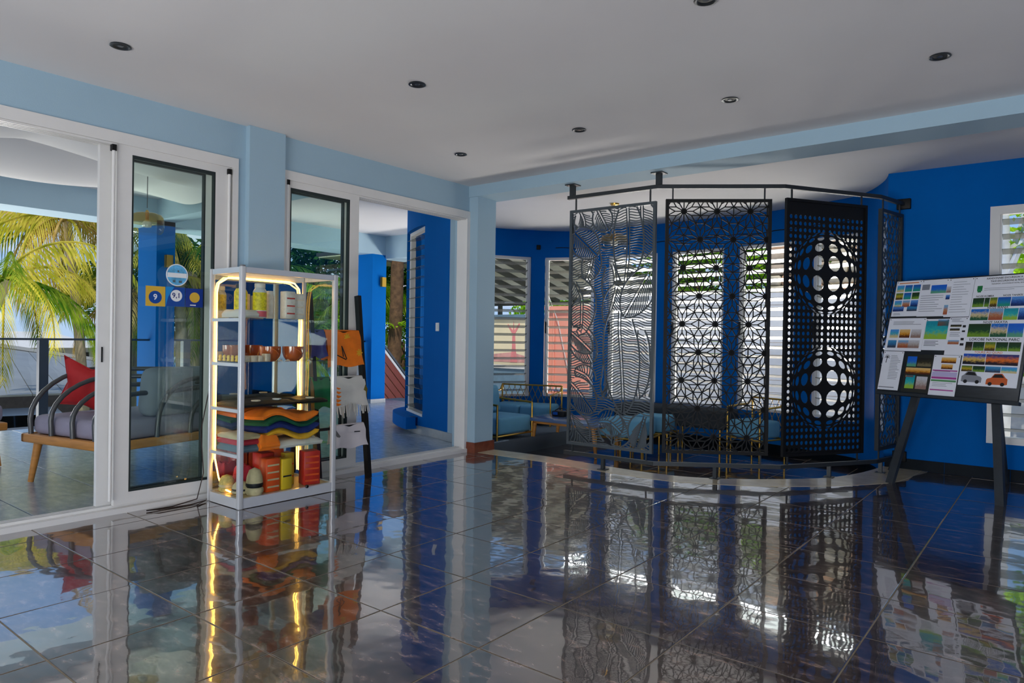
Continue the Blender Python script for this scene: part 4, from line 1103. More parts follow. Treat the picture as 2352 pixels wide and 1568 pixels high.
PM = {k: picmat('print_'+k, *v) for k, v in dict(
    beach=((70,150,220),(60,170,190),(214,196,140)), lagoon=((20,90,180),(20,130,180),(30,150,130)), forest=((30,60,30),(20,70,40),(110,150,40)),
    sunset=((60,60,120),(240,120,30),(40,26,40)), sea=((90,150,220),(40,90,170),(20,50,110)), isle=((20,110,200),(220,200,150),(30,90,60)),
    sandy=((120,170,210),(190,130,90),(170,90,60)), yellow=((90,120,40),(190,170,30),(80,60,20)), bluesky=((20,100,210),(30,110,210),(90,160,130)),
    dark=((30,30,26),(50,46,30),(120,110,80)), gold=((230,190,120),(220,150,40),(90,40,10)), pale=((200,200,206),(180,170,166),(150,120,110)),
    car1=((150,150,158),(120,122,128),(40,42,46)), car2=((150,140,130),(214,96,40),(50,40,40)), turq=((20,150,170),(40,180,180),(150,190,60)), dusk=((0,80,190),(230,190,90),(20,20,40)), water=((60,140,190),(40,110,160),(60,70,90)), green=((20,120,60),(20,110,60),(30,140,80))).items()}
M_paper = pm('white_paper', (236, 238, 246), 0.5, var=0.02); M_ink = pm('black_ink', (22, 22, 26), 0.5); M_grey = pm('grey_ink', (128, 132, 144), 0.5); M_orangeink = pm('orange_ink', (224, 140, 90), 0.5); M_magenta = pm('magenta_ink', (176, 66, 150), 0.5); M_greenink = pm('green_ink', (86, 150, 96), 0.5); M_pin = pm('pin', (24,24,24), 0.3); M_lilac = pm('lilac_ink', (190,180,220), 0.5)
lay = [0]
def leaflet(u0, u1, t0, t1, lab, pics=(), lines=(), bars=(), texts=(), sh=0.0, m=None, kind='leaflet'):
    """paper on the board; pics (u0,u1,t0,t1,material) in board coordinates"""
    z = -0.0055+0.0004*(lay[0] % 4); lay[0] += 1
    c = ME @ Vector(((u0+u1)/2, t0, z)); t = thing(kind, c, lab, 'leaflet', 'tour leaflets pinned on the easel board')
    def q(mb, a, b, c_, d, zz, th=0.0003):
        mb.add([(a,c_,zz),(b,c_,zz),(b,d,zz),(a,d,zz),(a,c_,zz+th),(b,c_,zz+th),(b,d,zz+th),(a,d,zz+th)], [(0,3,2,1),(4,5,6,7),(0,1,5,4),(1,2,6,5),(2,3,7,6),(3,0,4,7)]); return mb
    q(MB(ME), u0, u1, t0, t1, z).build('paper', m or M_paper, t)
    for a, b, c_, d, mm in pics: q(MB(ME), a, b, c_, d, z+0.0003).build('photo', PM[mm] if isinstance(mm, str) else mm, t)
    if lines:
        mb = MB(ME)
        for a, b, tt, hh in lines: q(mb, a, b, tt-hh/2, tt+hh/2, z+0.0003, 0.0002)
        o = mb.build('printed_lines', M_grey, t); o['kind'] = 'stuff'
    for a, b, c_, d, mm in bars: q(MB(ME), a, b, c_, d, z+0.0003).build('coloured_bar', mm, t)
    for s, uu, tt, sz, mm, bo in texts:
        text_mesh('lettering', s, sz, mm, ME @ Matrix.Translation((uu, tt, z+0.0009)), t, bo, 0.0002)
    for uu in (u0+0.012, u1-0.012):
        MB(ME @ Matrix.Translation((uu, t1-0.012, z+0.0003))).lathe([(0.004,0),(0.004,0.002),(0.0001,0.003)], seg=8).build('pin', M_pin, t)
def para(u0, u1, ta, tb, step=0.016, h=0.006): return [(u0, u0+(u1-u0)*random.uniform(0.6, 1.0), ta-k*step, h) for k in range(int((ta-tb)/step))]
leaflet(-0.237, 0.0, 1.497, 1.83, 'leaflet with eleven small beach pictures at the top left of the board',
   [(-0.225+0.075*i, -0.158+0.075*i, 1.728-0.072*j, 1.790-0.072*j, ('beach','lagoon','lagoon','yellow','lagoon','forest','beach','sandy','sea')[j*3+i]) for j in range(3) for i in range(3)]+[(-0.232,-0.13,1.545,1.572+0.02,'sea'),(-0.10,0.0-0.008,1.545,1.572+0.02,'water')],
   para(-0.22,-0.13,1.525,1.50,0.012,0.004), [(-0.21,-0.03,1.805,1.815,M_orangeink)])
leaflet(0.0, 0.236, 1.492, 1.826, 'white leaflet with one blue sky picture at the top of the board', [(0.09,0.222,1.70,1.775,'bluesky'),(0.008,0.075,1.735,1.785,M_grey)], para(0.01,0.22,1.68,1.51,0.02,0.004))
leaflet(0.236, 0.445, 1.483, 1.823, 'plain white leaflet of small print left of the large poster', [(0.224,0.262,1.70,1.755,'pale'),(0.228,0.262,1.64,1.68,'sea'),(0.228,0.262,1.505,1.59,'sandy')], para(0.275,0.42,1.79,1.50,0.022,0.003))
leaflet(-0.243, 0.095, 1.177, 1.478, 'leaflet with six faded holiday pictures at the left middle of the board',
   [(-0.215,-0.135,1.298,1.375,'beach'),(-0.125,-0.03,1.298,1.375,'gold'),(-0.02,0.07,1.298,1.375,'pale'),(-0.22,-0.14,1.205,1.275,'water'),(-0.125,-0.03,1.205,1.275,'sandy'),(-0.03,0.07,1.205,1.275,'pale')], para(-0.2,0.06,1.445,1.40,0.012,0.004))
leaflet(0.095, 0.296, 1.19, 1.468, 'leaflet with a large turquoise lagoon picture at the middle of the board', [(0.10,0.292,1.288,1.450,'turq'),(0.20,0.292,1.405,1.462,'sandy')], para(0.11,0.25,1.27,1.205,0.013,0.006))
leaflet(0.296, 0.447, 1.152, 1.478, 'narrow leaflet with a few dark fish pictures left of the large poster', [(0.31,0.40,1.395,1.415,'dark'),(0.31,0.39,1.362,1.382,'dark'),(0.31,0.40,1.245,1.28,'sandy'),(0.41,0.435,1.39,1.41,M_ink),(0.41,0.435,1.35,1.365,M_ink),(0.41,0.435,1.28,1.30,M_ink),(0.41,0.44,1.235,1.255,M_ink)], para(0.315,0.42,1.465,1.425,0.011,0.004)+para(0.315,0.40,1.345,1.29,0.014,0.004))
leaflet(-0.24, -0.05, 0.818, 1.172, 'white price list with a black palm emblem at the bottom left of the board', [], para(-0.165,-0.07,1.13,0.90,0.014,0.004), [(-0.235,-0.09,0.838,0.846,M_grey)])
leaflet(-0.02, 0.219, 0.813, 1.148, 'black leaflet with blue beach pictures at the bottom of the board', [(-0.008,0.075,1.04,1.13,'bluesky'),(-0.008,0.208,0.975,1.03,'gold'),(0.005,0.085,0.845,0.962,'turq'),(0.10,0.195,0.845,0.955,'pale'),(0.085,0.205,1.045,1.12,'dark')], (), [(0.0,0.07,0.945,0.962,M_orangeink)], m=pm('black_paper', (40, 42, 38), 0.4))
leaflet(0.219, 0.437, 0.80, 1.15, 'leaflet with magenta and green bars and an orange boat at the bottom of the board', [(0.285,0.405,1.082,1.13,'gold'),(0.292,0.385,1.03,1.072,'gold')], para(0.23,0.42,1.14,1.14,0.01,0.003)+para(0.24,0.42,1.01,0.96,0.013,0.004)+para(0.24,0.42,0.91,0.86,0.013,0.003), [(0.225,0.428,1.012,1.022,M_magenta),(0.225,0.430,0.945,0.963,M_magenta),(0.225,0.430,0.922,0.938,M_greenink),(0.228,0.42,0.845,0.855,M_magenta),(0.225,0.43,0.965,1.005,M_lilac)])
rows = [(1.563,1.640,['forest','forest','yellow','lagoon','sea'],(0.0,0.22,0.32,0.46,0.70,1.0)),(1.450,1.545,['isle','sandy','turq','sea'],(0.0,0.34,0.60,0.86,1.0)),(1.310,1.420,['forest','isle','bluesky'],(0.0,0.42,0.72,1.0)),
        (1.195,1.268,['dark','forest','yellow','forest','forest'],(0.0,0.14,0.36,0.56,0.78,1.0)),(1.080,1.168,['dusk','sunset'],(0.0,0.42,1.0)),(1.020,1.068,['yellow','forest','water','beach'],(0.0,0.21,0.44,0.72,1.0))]
U0, U1 = 0.455, 0.868; pics = []
for a, b, ms, cuts_ in rows:
    for k, m in enumerate(ms): pics.append((U0+(U1-U0)*cuts_[k]+0.002, U0+(U1-U0)*cuts_[k+1]-0.002, a, b, m))
pics += [(0.475,0.515,1.70,1.745,'green'),(0.481,0.508,1.688,1.70,'green')]
leaflet(0.447, 0.882, 0.905, 1.823, 'large white tour poster with rows of pictures and two cars', pics, para(0.53,0.85,1.72,1.685,0.014,0.003), (),
   [
    ('NOZE KOMBA', 0.545, 1.653, 0.021, M_ink, 0.0003), ('NOZE TANIKELY', 0.76, 1.653, 0.021, M_ink, 0.0003), ('NOZE IRANJA', 0.655, 1.554, 0.025, M_ink, 0.0003),
    ('NOZE SAKATIA', 0.655, 1.432, 0.026, M_ink, 0.0003), ('LOKOBE NATIONAL PARC', 0.665, 1.288, 0.031, M_ink, 0.0004), ('TOURS AU QUAD', 0.64, 1.181, 0.026, M_orangeink, 0.0004),
    ('RANDONNEE EXCURSION A NOSY', 0.70, 1.803, 0.0205, M_ink, 0.0003), ('TAXI EXCURSIONS & RESORTS', 0.71, 1.778, 0.0205, M_ink, 0.0003), ('TRANSPORT, LOCATIONS ET HOTEL, BUS, 4X4', 0.71, 1.755, 0.0125, M_ink, 0.0002)], kind='poster')
pst = [o for o in bpy.data.objects if o.name.startswith('poster')][0]
def carpic(u, t0, body, flip, sc):
    pts = [(-0.5,0.05),(-0.5,0.28),(-0.44,0.36),(-0.28,0.40),(-0.14,0.62),(0.22,0.64),(0.40,0.42),(0.49,0.36),(0.5,0.08),(0.40,0.05)]
    z = -0.0043
    def pr(P, zz): return [(u+p[0]*sc*flip, t0+p[1]*sc, zz) for p in P]
    def flat(name, P, zz, m):
        n = len(P); MB(ME).add(pr(P, zz)+pr(P, zz+0.0003), [tuple(range(n)), tuple(range(2*n-1, n-1, -1))]+[(i,(i+1)%n,n+(i+1)%n,n+i) for i in range(n)]).build(name, m, pst)
    flat('car_print', pts, z, body)
    flat('car_window_print', [(-0.24,0.41),(-0.12,0.58),(0.19,0.60),(0.33,0.43)], z+0.0003, M_ink)
    for c in (-0.30, 0.28): flat('car_wheel_print', [(c+0.10*math.cos(k*PI/5), 0.08+0.10*math.sin(k*PI/5)) for k in range(10)], z+0.0003, M_ink)
carpic(0.545, 0.925, pm('car_silver_print', (140,142,150), 0.4), -1, 0.155); carpic(0.735, 0.915, pm('car_orange_print', (206, 96, 44), 0.4), 1, 0.155)
pl = [o for o in bpy.data.objects if o.name.startswith('leaflet') and 'price list' in o.get('label','')][0]
mb = MB(ME)
for k in range(7): a = -0.3+k*0.6; mb.bar((-0.20,1.115,-0.0040), (-0.20+0.026*math.cos(a), 1.115+0.026*math.sin(a), -0.0040), 0.004, 0.0006, up=(0,0,1))
mb.bar((-0.20,1.115,-0.0040), (-0.205,1.065,-0.0040), 0.006, 0.0006, up=(0,0,1)); mb.build('palm_emblem', M_ink, pl)

# ================================================================ sunken lounge furniture
M_seat = pm('light_blue_velvet', (104, 166, 196), 0.8, var=0.06, vscale=5, bump=0.0006, bscale=200)
M_tabtop = pm('blue_grey_lacquer', (96, 116, 150), 0.15, var=0.05); M_char = pm('charcoal_fabric', (44, 50, 54), 0.8, var=0.1)
def armchair(name, x, y, rz, w, lab, seats=1, d=0.66, cat='armchair', lattice=True, back=True, arms=True):
    M0 = T(x, y, ZF, rz); t = thing(name, (x, y, ZF), lab, cat)
    h = w/2
    # local x across, local -y is the front
    for k in range(seats):
        a = -h+0.03+(w-0.06)*k/seats; b = -h+0.03+(w-0.06)*(k+1)/seats
        MB(M0).rbox(a+0.004, -d/2+0.02, 0.25, b-0.004, d/2-0.06, 0.45, 0.035, 3).build('seat_cushion', M_seat, t)
        if back: MB(M0 @ Matrix.Translation((0, d/2-0.13, 0.45)) @ Matrix.Rotation(-0.16, 4, 'X')).rbox(a+0.02, -0.055, 0.0, b-0.02, 0.055, 0.34, 0.045, 3).build('back_cushion', M_seat, t)
    fr = MB(M0)
    for sx in (-h+0.012, h-0.012):
        fr.tube([(sx,-d/2+0.03,0.235),(sx,d/2-0.02,0.235)], 0.011, 6)
    fr.tube([(-h+0.012,-d/2+0.03,0.235),(h-0.012,-d/2+0.03,0.235)], 0.011, 6).tube([(-h+0.012,d/2-0.02,0.235),(h-0.012,d/2-0.02,0.235)], 0.011, 6)
    fr.build('seat_frame', M_gold, t)
    for sx in (-1, 1):
        X = sx*(h-0.012)
        if not arms:
            for yy in (-d/2+0.03, d/2-0.02): MB(M0).tube([(X,yy,0.002),(X,yy,0.25)], 0.012, 8).build('leg', M_gold, t)
            continue
        for yy in (-d/2+0.03, d/2-0.02):
            MB(M0).tube([(X,yy,0.002),(X,yy,0.70 if yy > 0 else 0.60)], 0.012, 8).build('leg', M_gold, t)
        MB(M0).tube([(X,-d/2+0.03,0.60),(X,d/2-0.10,0.62),(X,d/2-0.02,0.70)], 0.013, 8).build('armrest', M_gold, t)
    if not arms: return t
    MB(M0).tube([(-h+0.012,d/2-0.02,0.70),(h-0.012,d/2-0.02,0.70)], 0.012, 8).build('top_rail', M_gold, t)
    if lattice:
        mb = MB(M0); n = max(4, int(w/0.09))
        for k in range(-2, n):
            for dr in (1, -1):
                a = -h+0.02+k*(w-0.04)/n; b = a+dr*0.2 if dr > 0 else a+0.2
                p, q = ((a, 0.25), (a+0.2, 0.69)) if dr > 0 else ((a+0.2, 0.25), (a, 0.69))
                c = clipseg(p, q, -h+0.02, 0.25, h-0.02, 0.69)
                if c: mb.tube([(c[0][0], d/2-0.02, c[0][1]), (c[1][0], d/2-0.02, c[1][1])], 0.004, 4)
        mb.build('back_lattice', M_gold, t)
    return t
armchair('armchair', -5.42, 6.55, PI/2, 0.70, 'light blue armchair with gold frame just behind the light blue column')
armchair('sofa', -6.02, 7.93, -0.40+0.72, 0.95, 'light blue two-seat sofa with gold lattice back below the leftmost louvre window', seats=2, cat='sofa', d=0.62, back=False)
armchair('ottoman', -4.06, 7.40, 0.1, 0.60, 'light blue cushioned ottoman with gold legs seen through the leaf-pattern panel', cat='ottoman', arms=False, back=False, d=0.6)
armchair('ottoman', -4.02, 8.02, 0.1, 0.50, 'light blue ottoman standing further back, between leaf and star panels', cat='ottoman', arms=False, back=False, d=0.46)
armchair('armchair', -2.86, 8.36, -0.35, 0.50, 'light blue armchair with thin gold frame seen between the star and dot panels', d=0.5, back=False)
tb = thing('coffee_table', (-4.65, 7.15, ZF), 'low coffee table with glossy blue-grey top and oak legs behind the leaf panel', 'table')
MB().rbox(-5.20, 6.83, 0.185, -4.12, 7.50, 0.222, 0.008).build('tabletop', M_tabtop, tb)
MB().box(-5.12, 6.90, 0.15, -4.20, 7.43, 0.186).build('apron', M_wood, tb)
for x, y in ((-5.08,6.90),(-4.24,6.90),(-5.08,7.42),(-4.24,7.42)):
    sx = -0.05 if x < -4.65 else 0.05
    MB().tube([(x+sx*0.8,y,ZF+0.002),(x,y,0.16)], [0.017,0.026], 10).build('leg', M_wood, tb)
bx = thing('black_box', (-4.95, 7.28, 0.222), 'small black box with a blue front on the coffee table', 'box')
MB().rbox(-5.04, 7.20, 0.2225, -4.86, 7.36, 0.285, 0.006).build('body', M_black, bx); MB().box(-5.02, 7.196, 0.24, -4.95, 7.199, 0.275).build('blue_front', M_stickb, bx)
MB().tube([(-5.03,7.25,0.285),(-4.99,7.28,0.315),(-4.90,7.28,0.315),(-4.87,7.31,0.285)], 0.006, 6).build('handle', M_black, bx)
bn = thing('bench', (-3.95, 8.55, ZF), 'long charcoal upholstered bench on thin legs below the middle louvre windows', 'bench')
MB().rbox(-4.78, 8.30, 0.10, -3.22, 8.78, 0.335, 0.03, 3).build('seat', M_char, bn)
for x in (-4.70, -3.96, -3.30):
    for y in (8.36, 8.72): MB().tube([(x,y,ZF+0.002),(x,y,0.11)], 0.014, 8).build('leg', M_gold, bn)
mb = MB()
for k in range(1, 4): mb.box(-4.78+k*0.39-0.003, 8.298, 0.12, -4.78+k*0.39+0.003, 8.302, 0.315)
mb.build('seam', M_black, bn)

def pendant(x, y, ztop, zl, r, h, lab, cordz):
    t = thing('pendant_lamp', (x, y, zl), lab, 'pendant lamp'); M0 = T(x, y, zl)
    MB(M0).lathe([(0.03,h),(r*0.60,h*0.98),(r*0.86,h*0.90),(r*0.97,h*0.76),(r,h*0.62),(r,h*0.50)], seg=32, cap=False).build('amber_top', M_lampg, t)
    MB(M0).lathe([(r,h*0.50),(r*0.995,h*0.34),(r*0.94,h*0.14),(r*0.84,h*0.04),(r*0.70,0.0)], seg=32, cap=False).build('clear_shade', M_lampc, t)
    MB(M0).lathe([(0.018,h*0.66),(0.018,h+0.015),(0.006,h+0.03)], seg=14).build('lamp_holder', M_gold, t)
    MB(M0).lathe([(0.0001,h*0.30),(0.04,h*0.34),(0.045,h*0.52),(0.02,h*0.66)], seg=14).build('light_bulb', M_white2, t)
    MB().tube([(x,y,zl+h+0.05),(x,y,ztop-0.01)], 0.004, 6).build('cord', M_dlr, t)
    MB(T(x,y,ztop)).lathe([(0.055,0.0),(0.05,-0.02),(0.012,-0.03),(0.0001,-0.03)], seg=20).build('ceiling_rose', M_gold, t)
pendant(-4.29, 7.40, ZR, 2.285, 0.172, 0.20, 'amber and clear glass pendant lamp in the lounge behind the leaf panel', 0)
cd = MB(); pts = []
for k in range(60):
    s = 0.9+(SEXT-4.6-0.9)*k/59; p, n = wall_at(s); p = p-n*0.008; pts.append((p.x, p.y, 2.60+0.008*math.sin(k*0.9)))
cd.tube(pts, 0.006, 5)
addprop(cd.build('wall_cable', M_black), 'thin black cable running along the blue lounge wall above the windows', 'cable')
p, n = wall_at(5.80); jb = thing('junction_box', (p.x, p.y, 2.57), 'small black junction box on the cable above the leftmost windows', 'junction box')
MB(T(p.x-n.x*0.014, p.y-n.y*0.014, 2.60, math.atan2(n.y, n.x))).rbox(-0.012, -0.03, -0.035, 0.012, 0.03, 0.035, 0.004).build('box_body', M_black, jb)

# ================================================================ terrace
TXW = -10.2
tf = MB().box(TXW, -3.2, -0.2, -5.08, 9.35, -0.012).build('floor_terrace', M_grout2, kind='structure')
full2 = tile_mesh([(-0.297,-0.297),(0.297,-0.297),(0.297,0.297),(-0.297,0.297)], M_ttile)
ext = [(wall_at(s)[0]+wall_at(s)[1]*WT) for s in [SEXT-3.4+0.1*k for k in range(34)]]
for i in range(9):
    for j in range(18):
        x0 = -5.09-0.6*(i+1); y0 = -1.4+0.6*j; x1, y1 = x0+0.6, y0+0.6
        if x1 < TXW or y1 > 9.35: continue
        cxm, cym = x0+0.3, y0+0.3
        if cxm > -6.7 and cym > 6.45: continue           # under the tower
        if x0 < TXW: continue
        tile_obj(full2, tf, cxm, cym, -0.002, 0.0007)
MB().box(-10.15, -3.2, 2.66, -9.6, 9.35, 3.06).build('beam_terrace_edge', M_lblue, kind='structure')
MB().box(-9.6, 4.35, 2.72, -5.08, 4.60, 3.02).build('beam_terrace_cross', M_lblue, kind='structure')
MB().box(-9.6, 8.40, 2.60, -6.9, 8.62, 3.02).build('beam_terrace_end', M_lblue, kind='structure')
MB().box(-9.7, -3.2, 3.0, -5.05, 9.35, 3.06).build('ceiling_terrace', M_ceil, kind='structure')
# draped fabric swags under the terrace ceiling
M_drape = pm('white_drape', (232, 230, 228), 0.85)
for k, (x0, x1, dz) in enumerate(((-6.35,-5.15,0.22),(-7.6,-6.2,0.30),(-9.0,-7.45,0.26))):
    mb = MB()
    mb.grid(lambda u, v: (x0+(x1-x0)*v+0.10*math.sin(u*9+k), -2.0+6.25*u, 2.985-dz*(math.sin(PI*v)**0.7)*(0.35+0.65*abs(math.sin(u*7.5+k*1.3)))), 60, 16, thick=(0,0,0.006))
    addprop(mb.build('ceiling_drape', M_drape), ('white fabric swag under the terrace ceiling nearest the glass door','white fabric swag in the middle of the terrace ceiling','white fabric swag of the terrace ceiling nearest the railing')[k], 'drape', 'fabric swags under the terrace ceiling')
for k, (y0, y1, z1, lab) in enumerate(((4.35,4.60,2.72,'blue pillar'),(8.10,8.42,2.66,'blue pillar'))):
    MB().box(-10.15, y0, -0.2, -9.6, y1, z1).build('pillar', M_blue, kind='structure')
    MB().box(-10.165, y0-0.012, -0.012, -9.588, y1+0.012, 0.07).build('baseboard_pillar', M_greyskirt, kind='structure')
M_sc = pm('brass_sconce', (190, 150, 50), 0.35, metal=0.5)
def sconce(y, z, lab):
    t = thing('wall_lamp', (-9.6, y, z-0.09), lab, 'wall lamp', 'wall lamps on the terrace pillars')
    MB().box(-9.599, y-0.03, z-0.05, -9.592, y+0.03, z+0.05).build('back_plate', M_black, t)
    mb = MB()
    mb.box(-9.592, y-0.05, z-0.085, -9.588, y-0.047, z+0.085).box(-9.592, y-0.05, z-0.085, -9.54, y-0.045, z+0.085).box(-9.592, y+0.045, z-0.085, -9.54, y+0.05, z+0.085).box(-9.545, y-0.05, z-0.085, -9.54, y+0.05, z+0.085)
    mb.build('lamp_shade', M_sc, t)
    MB().lathe([(0.02,-0.02),(0.02,0.03),(0.0001,0.04)], (-9.566, y, z), seg=10).build('light_bulb', M_white2, t)
sconce(4.50, 2.175, 'yellow up-and-down wall lamp on the blue pillar beside the glass door stickers'); sconce(8.325, 2.17, 'yellow up-and-down wall lamp on the blue pillar seen through the open right door')
# railing
M_rail = pm('grey_railing', (62, 74, 88), 0.45, metal=0.3)
ra = thing('railing', (-9.8, 3.0, 0), 'dark grey terrace railing with square posts and a thin top rail', 'railing')
for y in (-1.0, 0.9, 3.09, 4.05, 4.86, 6.3, 7.9):
    o = MB().box(-9.845, y-0.05, -0.01, -9.755, y+0.05, 1.085).build('post', M_rail, ra)
    MB().box(-9.87, y-0.075, -0.011, -9.73, y+0.075, 0.006).build('foot_plate', M_rail, o)
MB().box(-9.83, -3.0, 1.085, -9.77, 8.1, 1.11).build('top_rail', M_rail, ra)
# pendant on the terrace
pendant(-7.30, 3.21, 3.0, 2.20, 0.158, 0.215, 'amber and clear glass pendant lamp hanging over the terrace sofa', 0)

# ---- sofa with bent steel tubes
M_lav = pm('lavender_fabric', (150, 144, 160), 0.85, var=0.06, bump=0.0008, bscale=160); M_gfab = pm('grey_fabric', (128, 134, 142), 0.85, var=0.06, bump=0.0008, bscale=160)
M_tube = pm('dark_grey_tube', (84, 84, 84), 0.4, metal=0.4); M_red = pm('red_cushion', (178, 24, 26), 0.7, var=0.12, vscale=5)
sa = math.radians(12); SO = Vector((-5.42, 2.12, 0.0))
MS = Matrix.Translation(SO) @ Matrix.Rotation(sa, 4, 'Z')     # x back to -1.15 (far side), y along the sofa
L_, D_ = 2.15, 1.08
so = thing('terrace_sofa', SO, 'terrace sofa with oak frame, bent grey tubes and lavender cushions behind the glass door', 'sofa')
mb = MB(MS)
mb.rbox(-D_, 0, 0.315, 0, 0.05, 0.385, 0.012).rbox(-0.05, 0.0, 0.315, 0, L_, 0.385, 0.012).rbox(-D_, L_-0.05, 0.315, 0, L_, 0.385, 0.012).rbox(-D_, 0, 0.315, -D_+0.05, L_, 0.385, 0.012)
mb.build('frame', M_wood, so)
for x, y in ((-D_+0.14,0.06),(-0.12,0.10),(-D_+0.10,0.62),(-D_+0.14,L_-0.35),(-0.12,L_-0.12)):
    dx = -0.05 if x < -D_/2 else 0.05; dy = -0.03 if y < L_/2 else 0.03
    MB(MS).tube([(x+dx,y+dy,0.002),(x,y,0.33)], [0.021,0.032], 10).build('leg', M_wood, so)
MB(MS).box(-D_+0.05, 0.05, 0.345, -0.05, L_-0.05, 0.375).build('slat_base', M_wood, so)
MB(MS).rbox(-D_+0.06, 0.05, 0.376, -0.06, L_/2-0.01, 0.53, 0.05, 3).build('seat_cushion', M_lav, so)
MB(MS).rbox(-D_+0.06, L_/2+0.01, 0.376, -0.06, L_-0.05, 0.53, 0.05, 3).build('seat_cushion', M_lav, so)
MB(MS @ Matrix.Translation((-0.22, 0, 0.52)) @ Matrix.Rotation(0.14, 4, 'Y')).rbox(-0.10, 0.42, 0, 0.10, 1.28, 0.40, 0.08, 3).build('back_cushion', M_gfab, so)
MB(MS @ Matrix.Translation((-0.22, 0, 0.52)) @ Matrix.Rotation(0.14, 4, 'Y')).rbox(-0.10, 1.30, 0, 0.10, 2.05, 0.40, 0.08, 3).build('back_cushion', M_gfab, so)
# bent tubes: each rises from the end rail and sweeps round into the back
for k in range(4):
    x = -D_+0.09+0.27*k; z = 0.385; hh = 0.50-0.055*k; rr = 0.52-0.05*k
    P = [(x, 0.03, z-0.02), (x+0.005, 0.02, z+0.12)]
    for q in range(1, 9):
        a = q/8*PI/2; P.append((x+0.06*q/8*(3-k)*0.3, 0.02+rr*(1-math.cos(a)), z+0.12+(hh-0.12)*math.sin(a)))
    P += [(min(-0.02, x+0.10+0.18*(3-k)), 0.02+rr+0.22, z+hh+0.01), (-0.015, 0.02+rr+0.55, z+hh-0.02+0.02*k)]
    MB(MS).tube(P, 0.019, 8).build('bent_tube', M_tube, so)
for k, (y0, hh) in enumerate(((0.42,0.45),(0.72,0.34),(1.15,0.30),(1.55,0.27))):
    P = [(-0.025, y0, 0.365), (-0.015, y0, 0.48)]
    for q in range(1, 8):
        a = q/7*PI/2; P.append((-0.015, y0+0.36*(1-math.cos(a)), 0.48+(hh-0.10)*math.sin(a)))
    P.append((-0.015, min(L_-0.05, y0+0.75), 0.48+hh-0.08)); MB(MS).tube(P, 0.019, 8).build('bent_tube', M_tube, so)
MB(MS).tube([(-0.02, 0.75, 0.83), (-0.02, 1.6, 0.80), (-0.04, L_-0.02, 0.56), (-0.05, L_-0.02, 0.36)], 0.019, 8).build('bent_tube', M_tube, so)
rc = thing('red_cushion', MS @ Vector((-0.93, 0.36, 0.53)), 'red square cushion leaning in the corner of the terrace sofa', 'cushion')
def pil(u, v, sgn):
    a = 2*u-1; b = 2*v-1; p = (max(0, 1-abs(a)**2.6)*max(0, 1-abs(b)**2.6))**0.5
    k = 0.76+0.28*(abs(a)*abs(b))**1.4
    return (a*0.215*k, sgn*0.085*p, b*0.215*k)
MR = MS @ Matrix.Translation((-0.86, 0.40, 0.735)) @ Matrix.Rotation(0.5, 4, 'Z') @ Matrix.Rotation(0.30, 4, 'X') @ Matrix.Rotation(0.30, 4, 'Y')
mb = MB(MR); mb.grid(lambda u, v: pil(u, v, 1), 16, 16); mb.grid(lambda u, v: pil(u, v, -1), 16, 16); mb.build('cushion_body', M_red, rc)
MB(MR).tube([(-0.223,0,-0.223),(0.0,0,-0.163),(0.223,0,-0.223),(0.163,0,0),(0.223,0,0.223),(0,0,0.163),(-0.223,0,0.223),(-0.163,0,0),(-0.223,0,-0.223)], 0.005, 6).build('piping', M_red, rc)
# ---- a second seat at the left edge of the view
st = thing('terrace_stool', (-7.2, 1.70, 0), 'oak-legged terrace seat with lavender cushion cut by the left edge of the photo', 'seat')
MS2 = Matrix.Translation((-7.27, 1.62, 0)) @ Matrix.Rotation(0.1, 4, 'Z')
MB(MS2).rbox(-0.50,-0.55,0.315,0.02,0.42,0.385,0.012).build('frame', M_wood, st)
MB(MS2).rbox(-0.48,-0.53,0.386,0.0,0.40,0.55,0.05,3).build('seat_cushion', M_lav, st)
for x, y in ((-0.42,-0.46),(-0.06,-0.46),(-0.42,0.33),(-0.06,0.33)):
    MB(MS2).tube([(x+(0.06 if x > -0.2 else -0.06),y+(0.03 if y > 0 else -0.03),0.002),(x,y,0.33)], [0.021,0.032], 10).build('leg', M_wood, st)

# ---- fittings on the tower wall
p, n = wall_at(SEXT-0.91); a = math.atan2(n.y, n.x)
t = thing('light_switch', (p.x+n.x*WT, p.y+n.y*WT, 1.27), 'white square light switch on the blue tower wall beside the louvre window', 'switch')
Ms = T(p.x+n.x*WT, p.y+n.y*WT, 1.318, a)
MB(Ms).rbox(0.0005,-0.04,-0.05,0.012,0.04,0.05,0.004).build('plate', M_white2, t); MB(Ms).rbox(0.012,-0.018,-0.026,0.017,0.018,0.026,0.002).build('rocker', M_white2, t)
p, n = wall_at(SEXT-1.38)
t = thing('socket_box', (p.x+n.x*WT, p.y+n.y*WT, 0.09), 'dark blue box fixed low on the tower wall at the end of the ledge', 'box')
Ms = T(p.x+n.x*WT, p.y+n.y*WT, 0.15, math.atan2(n.y, n.x))
MB(Ms).rbox(0.0005,-0.05,-0.055,0.09,0.05,0.055,0.006).build('box_body', pm('navy_plastic',(12,24,74),0.4), t); MB(Ms).box(0.0905,-0.035,-0.04,0.093,0.035,0.04).build('lid', M_black, t)

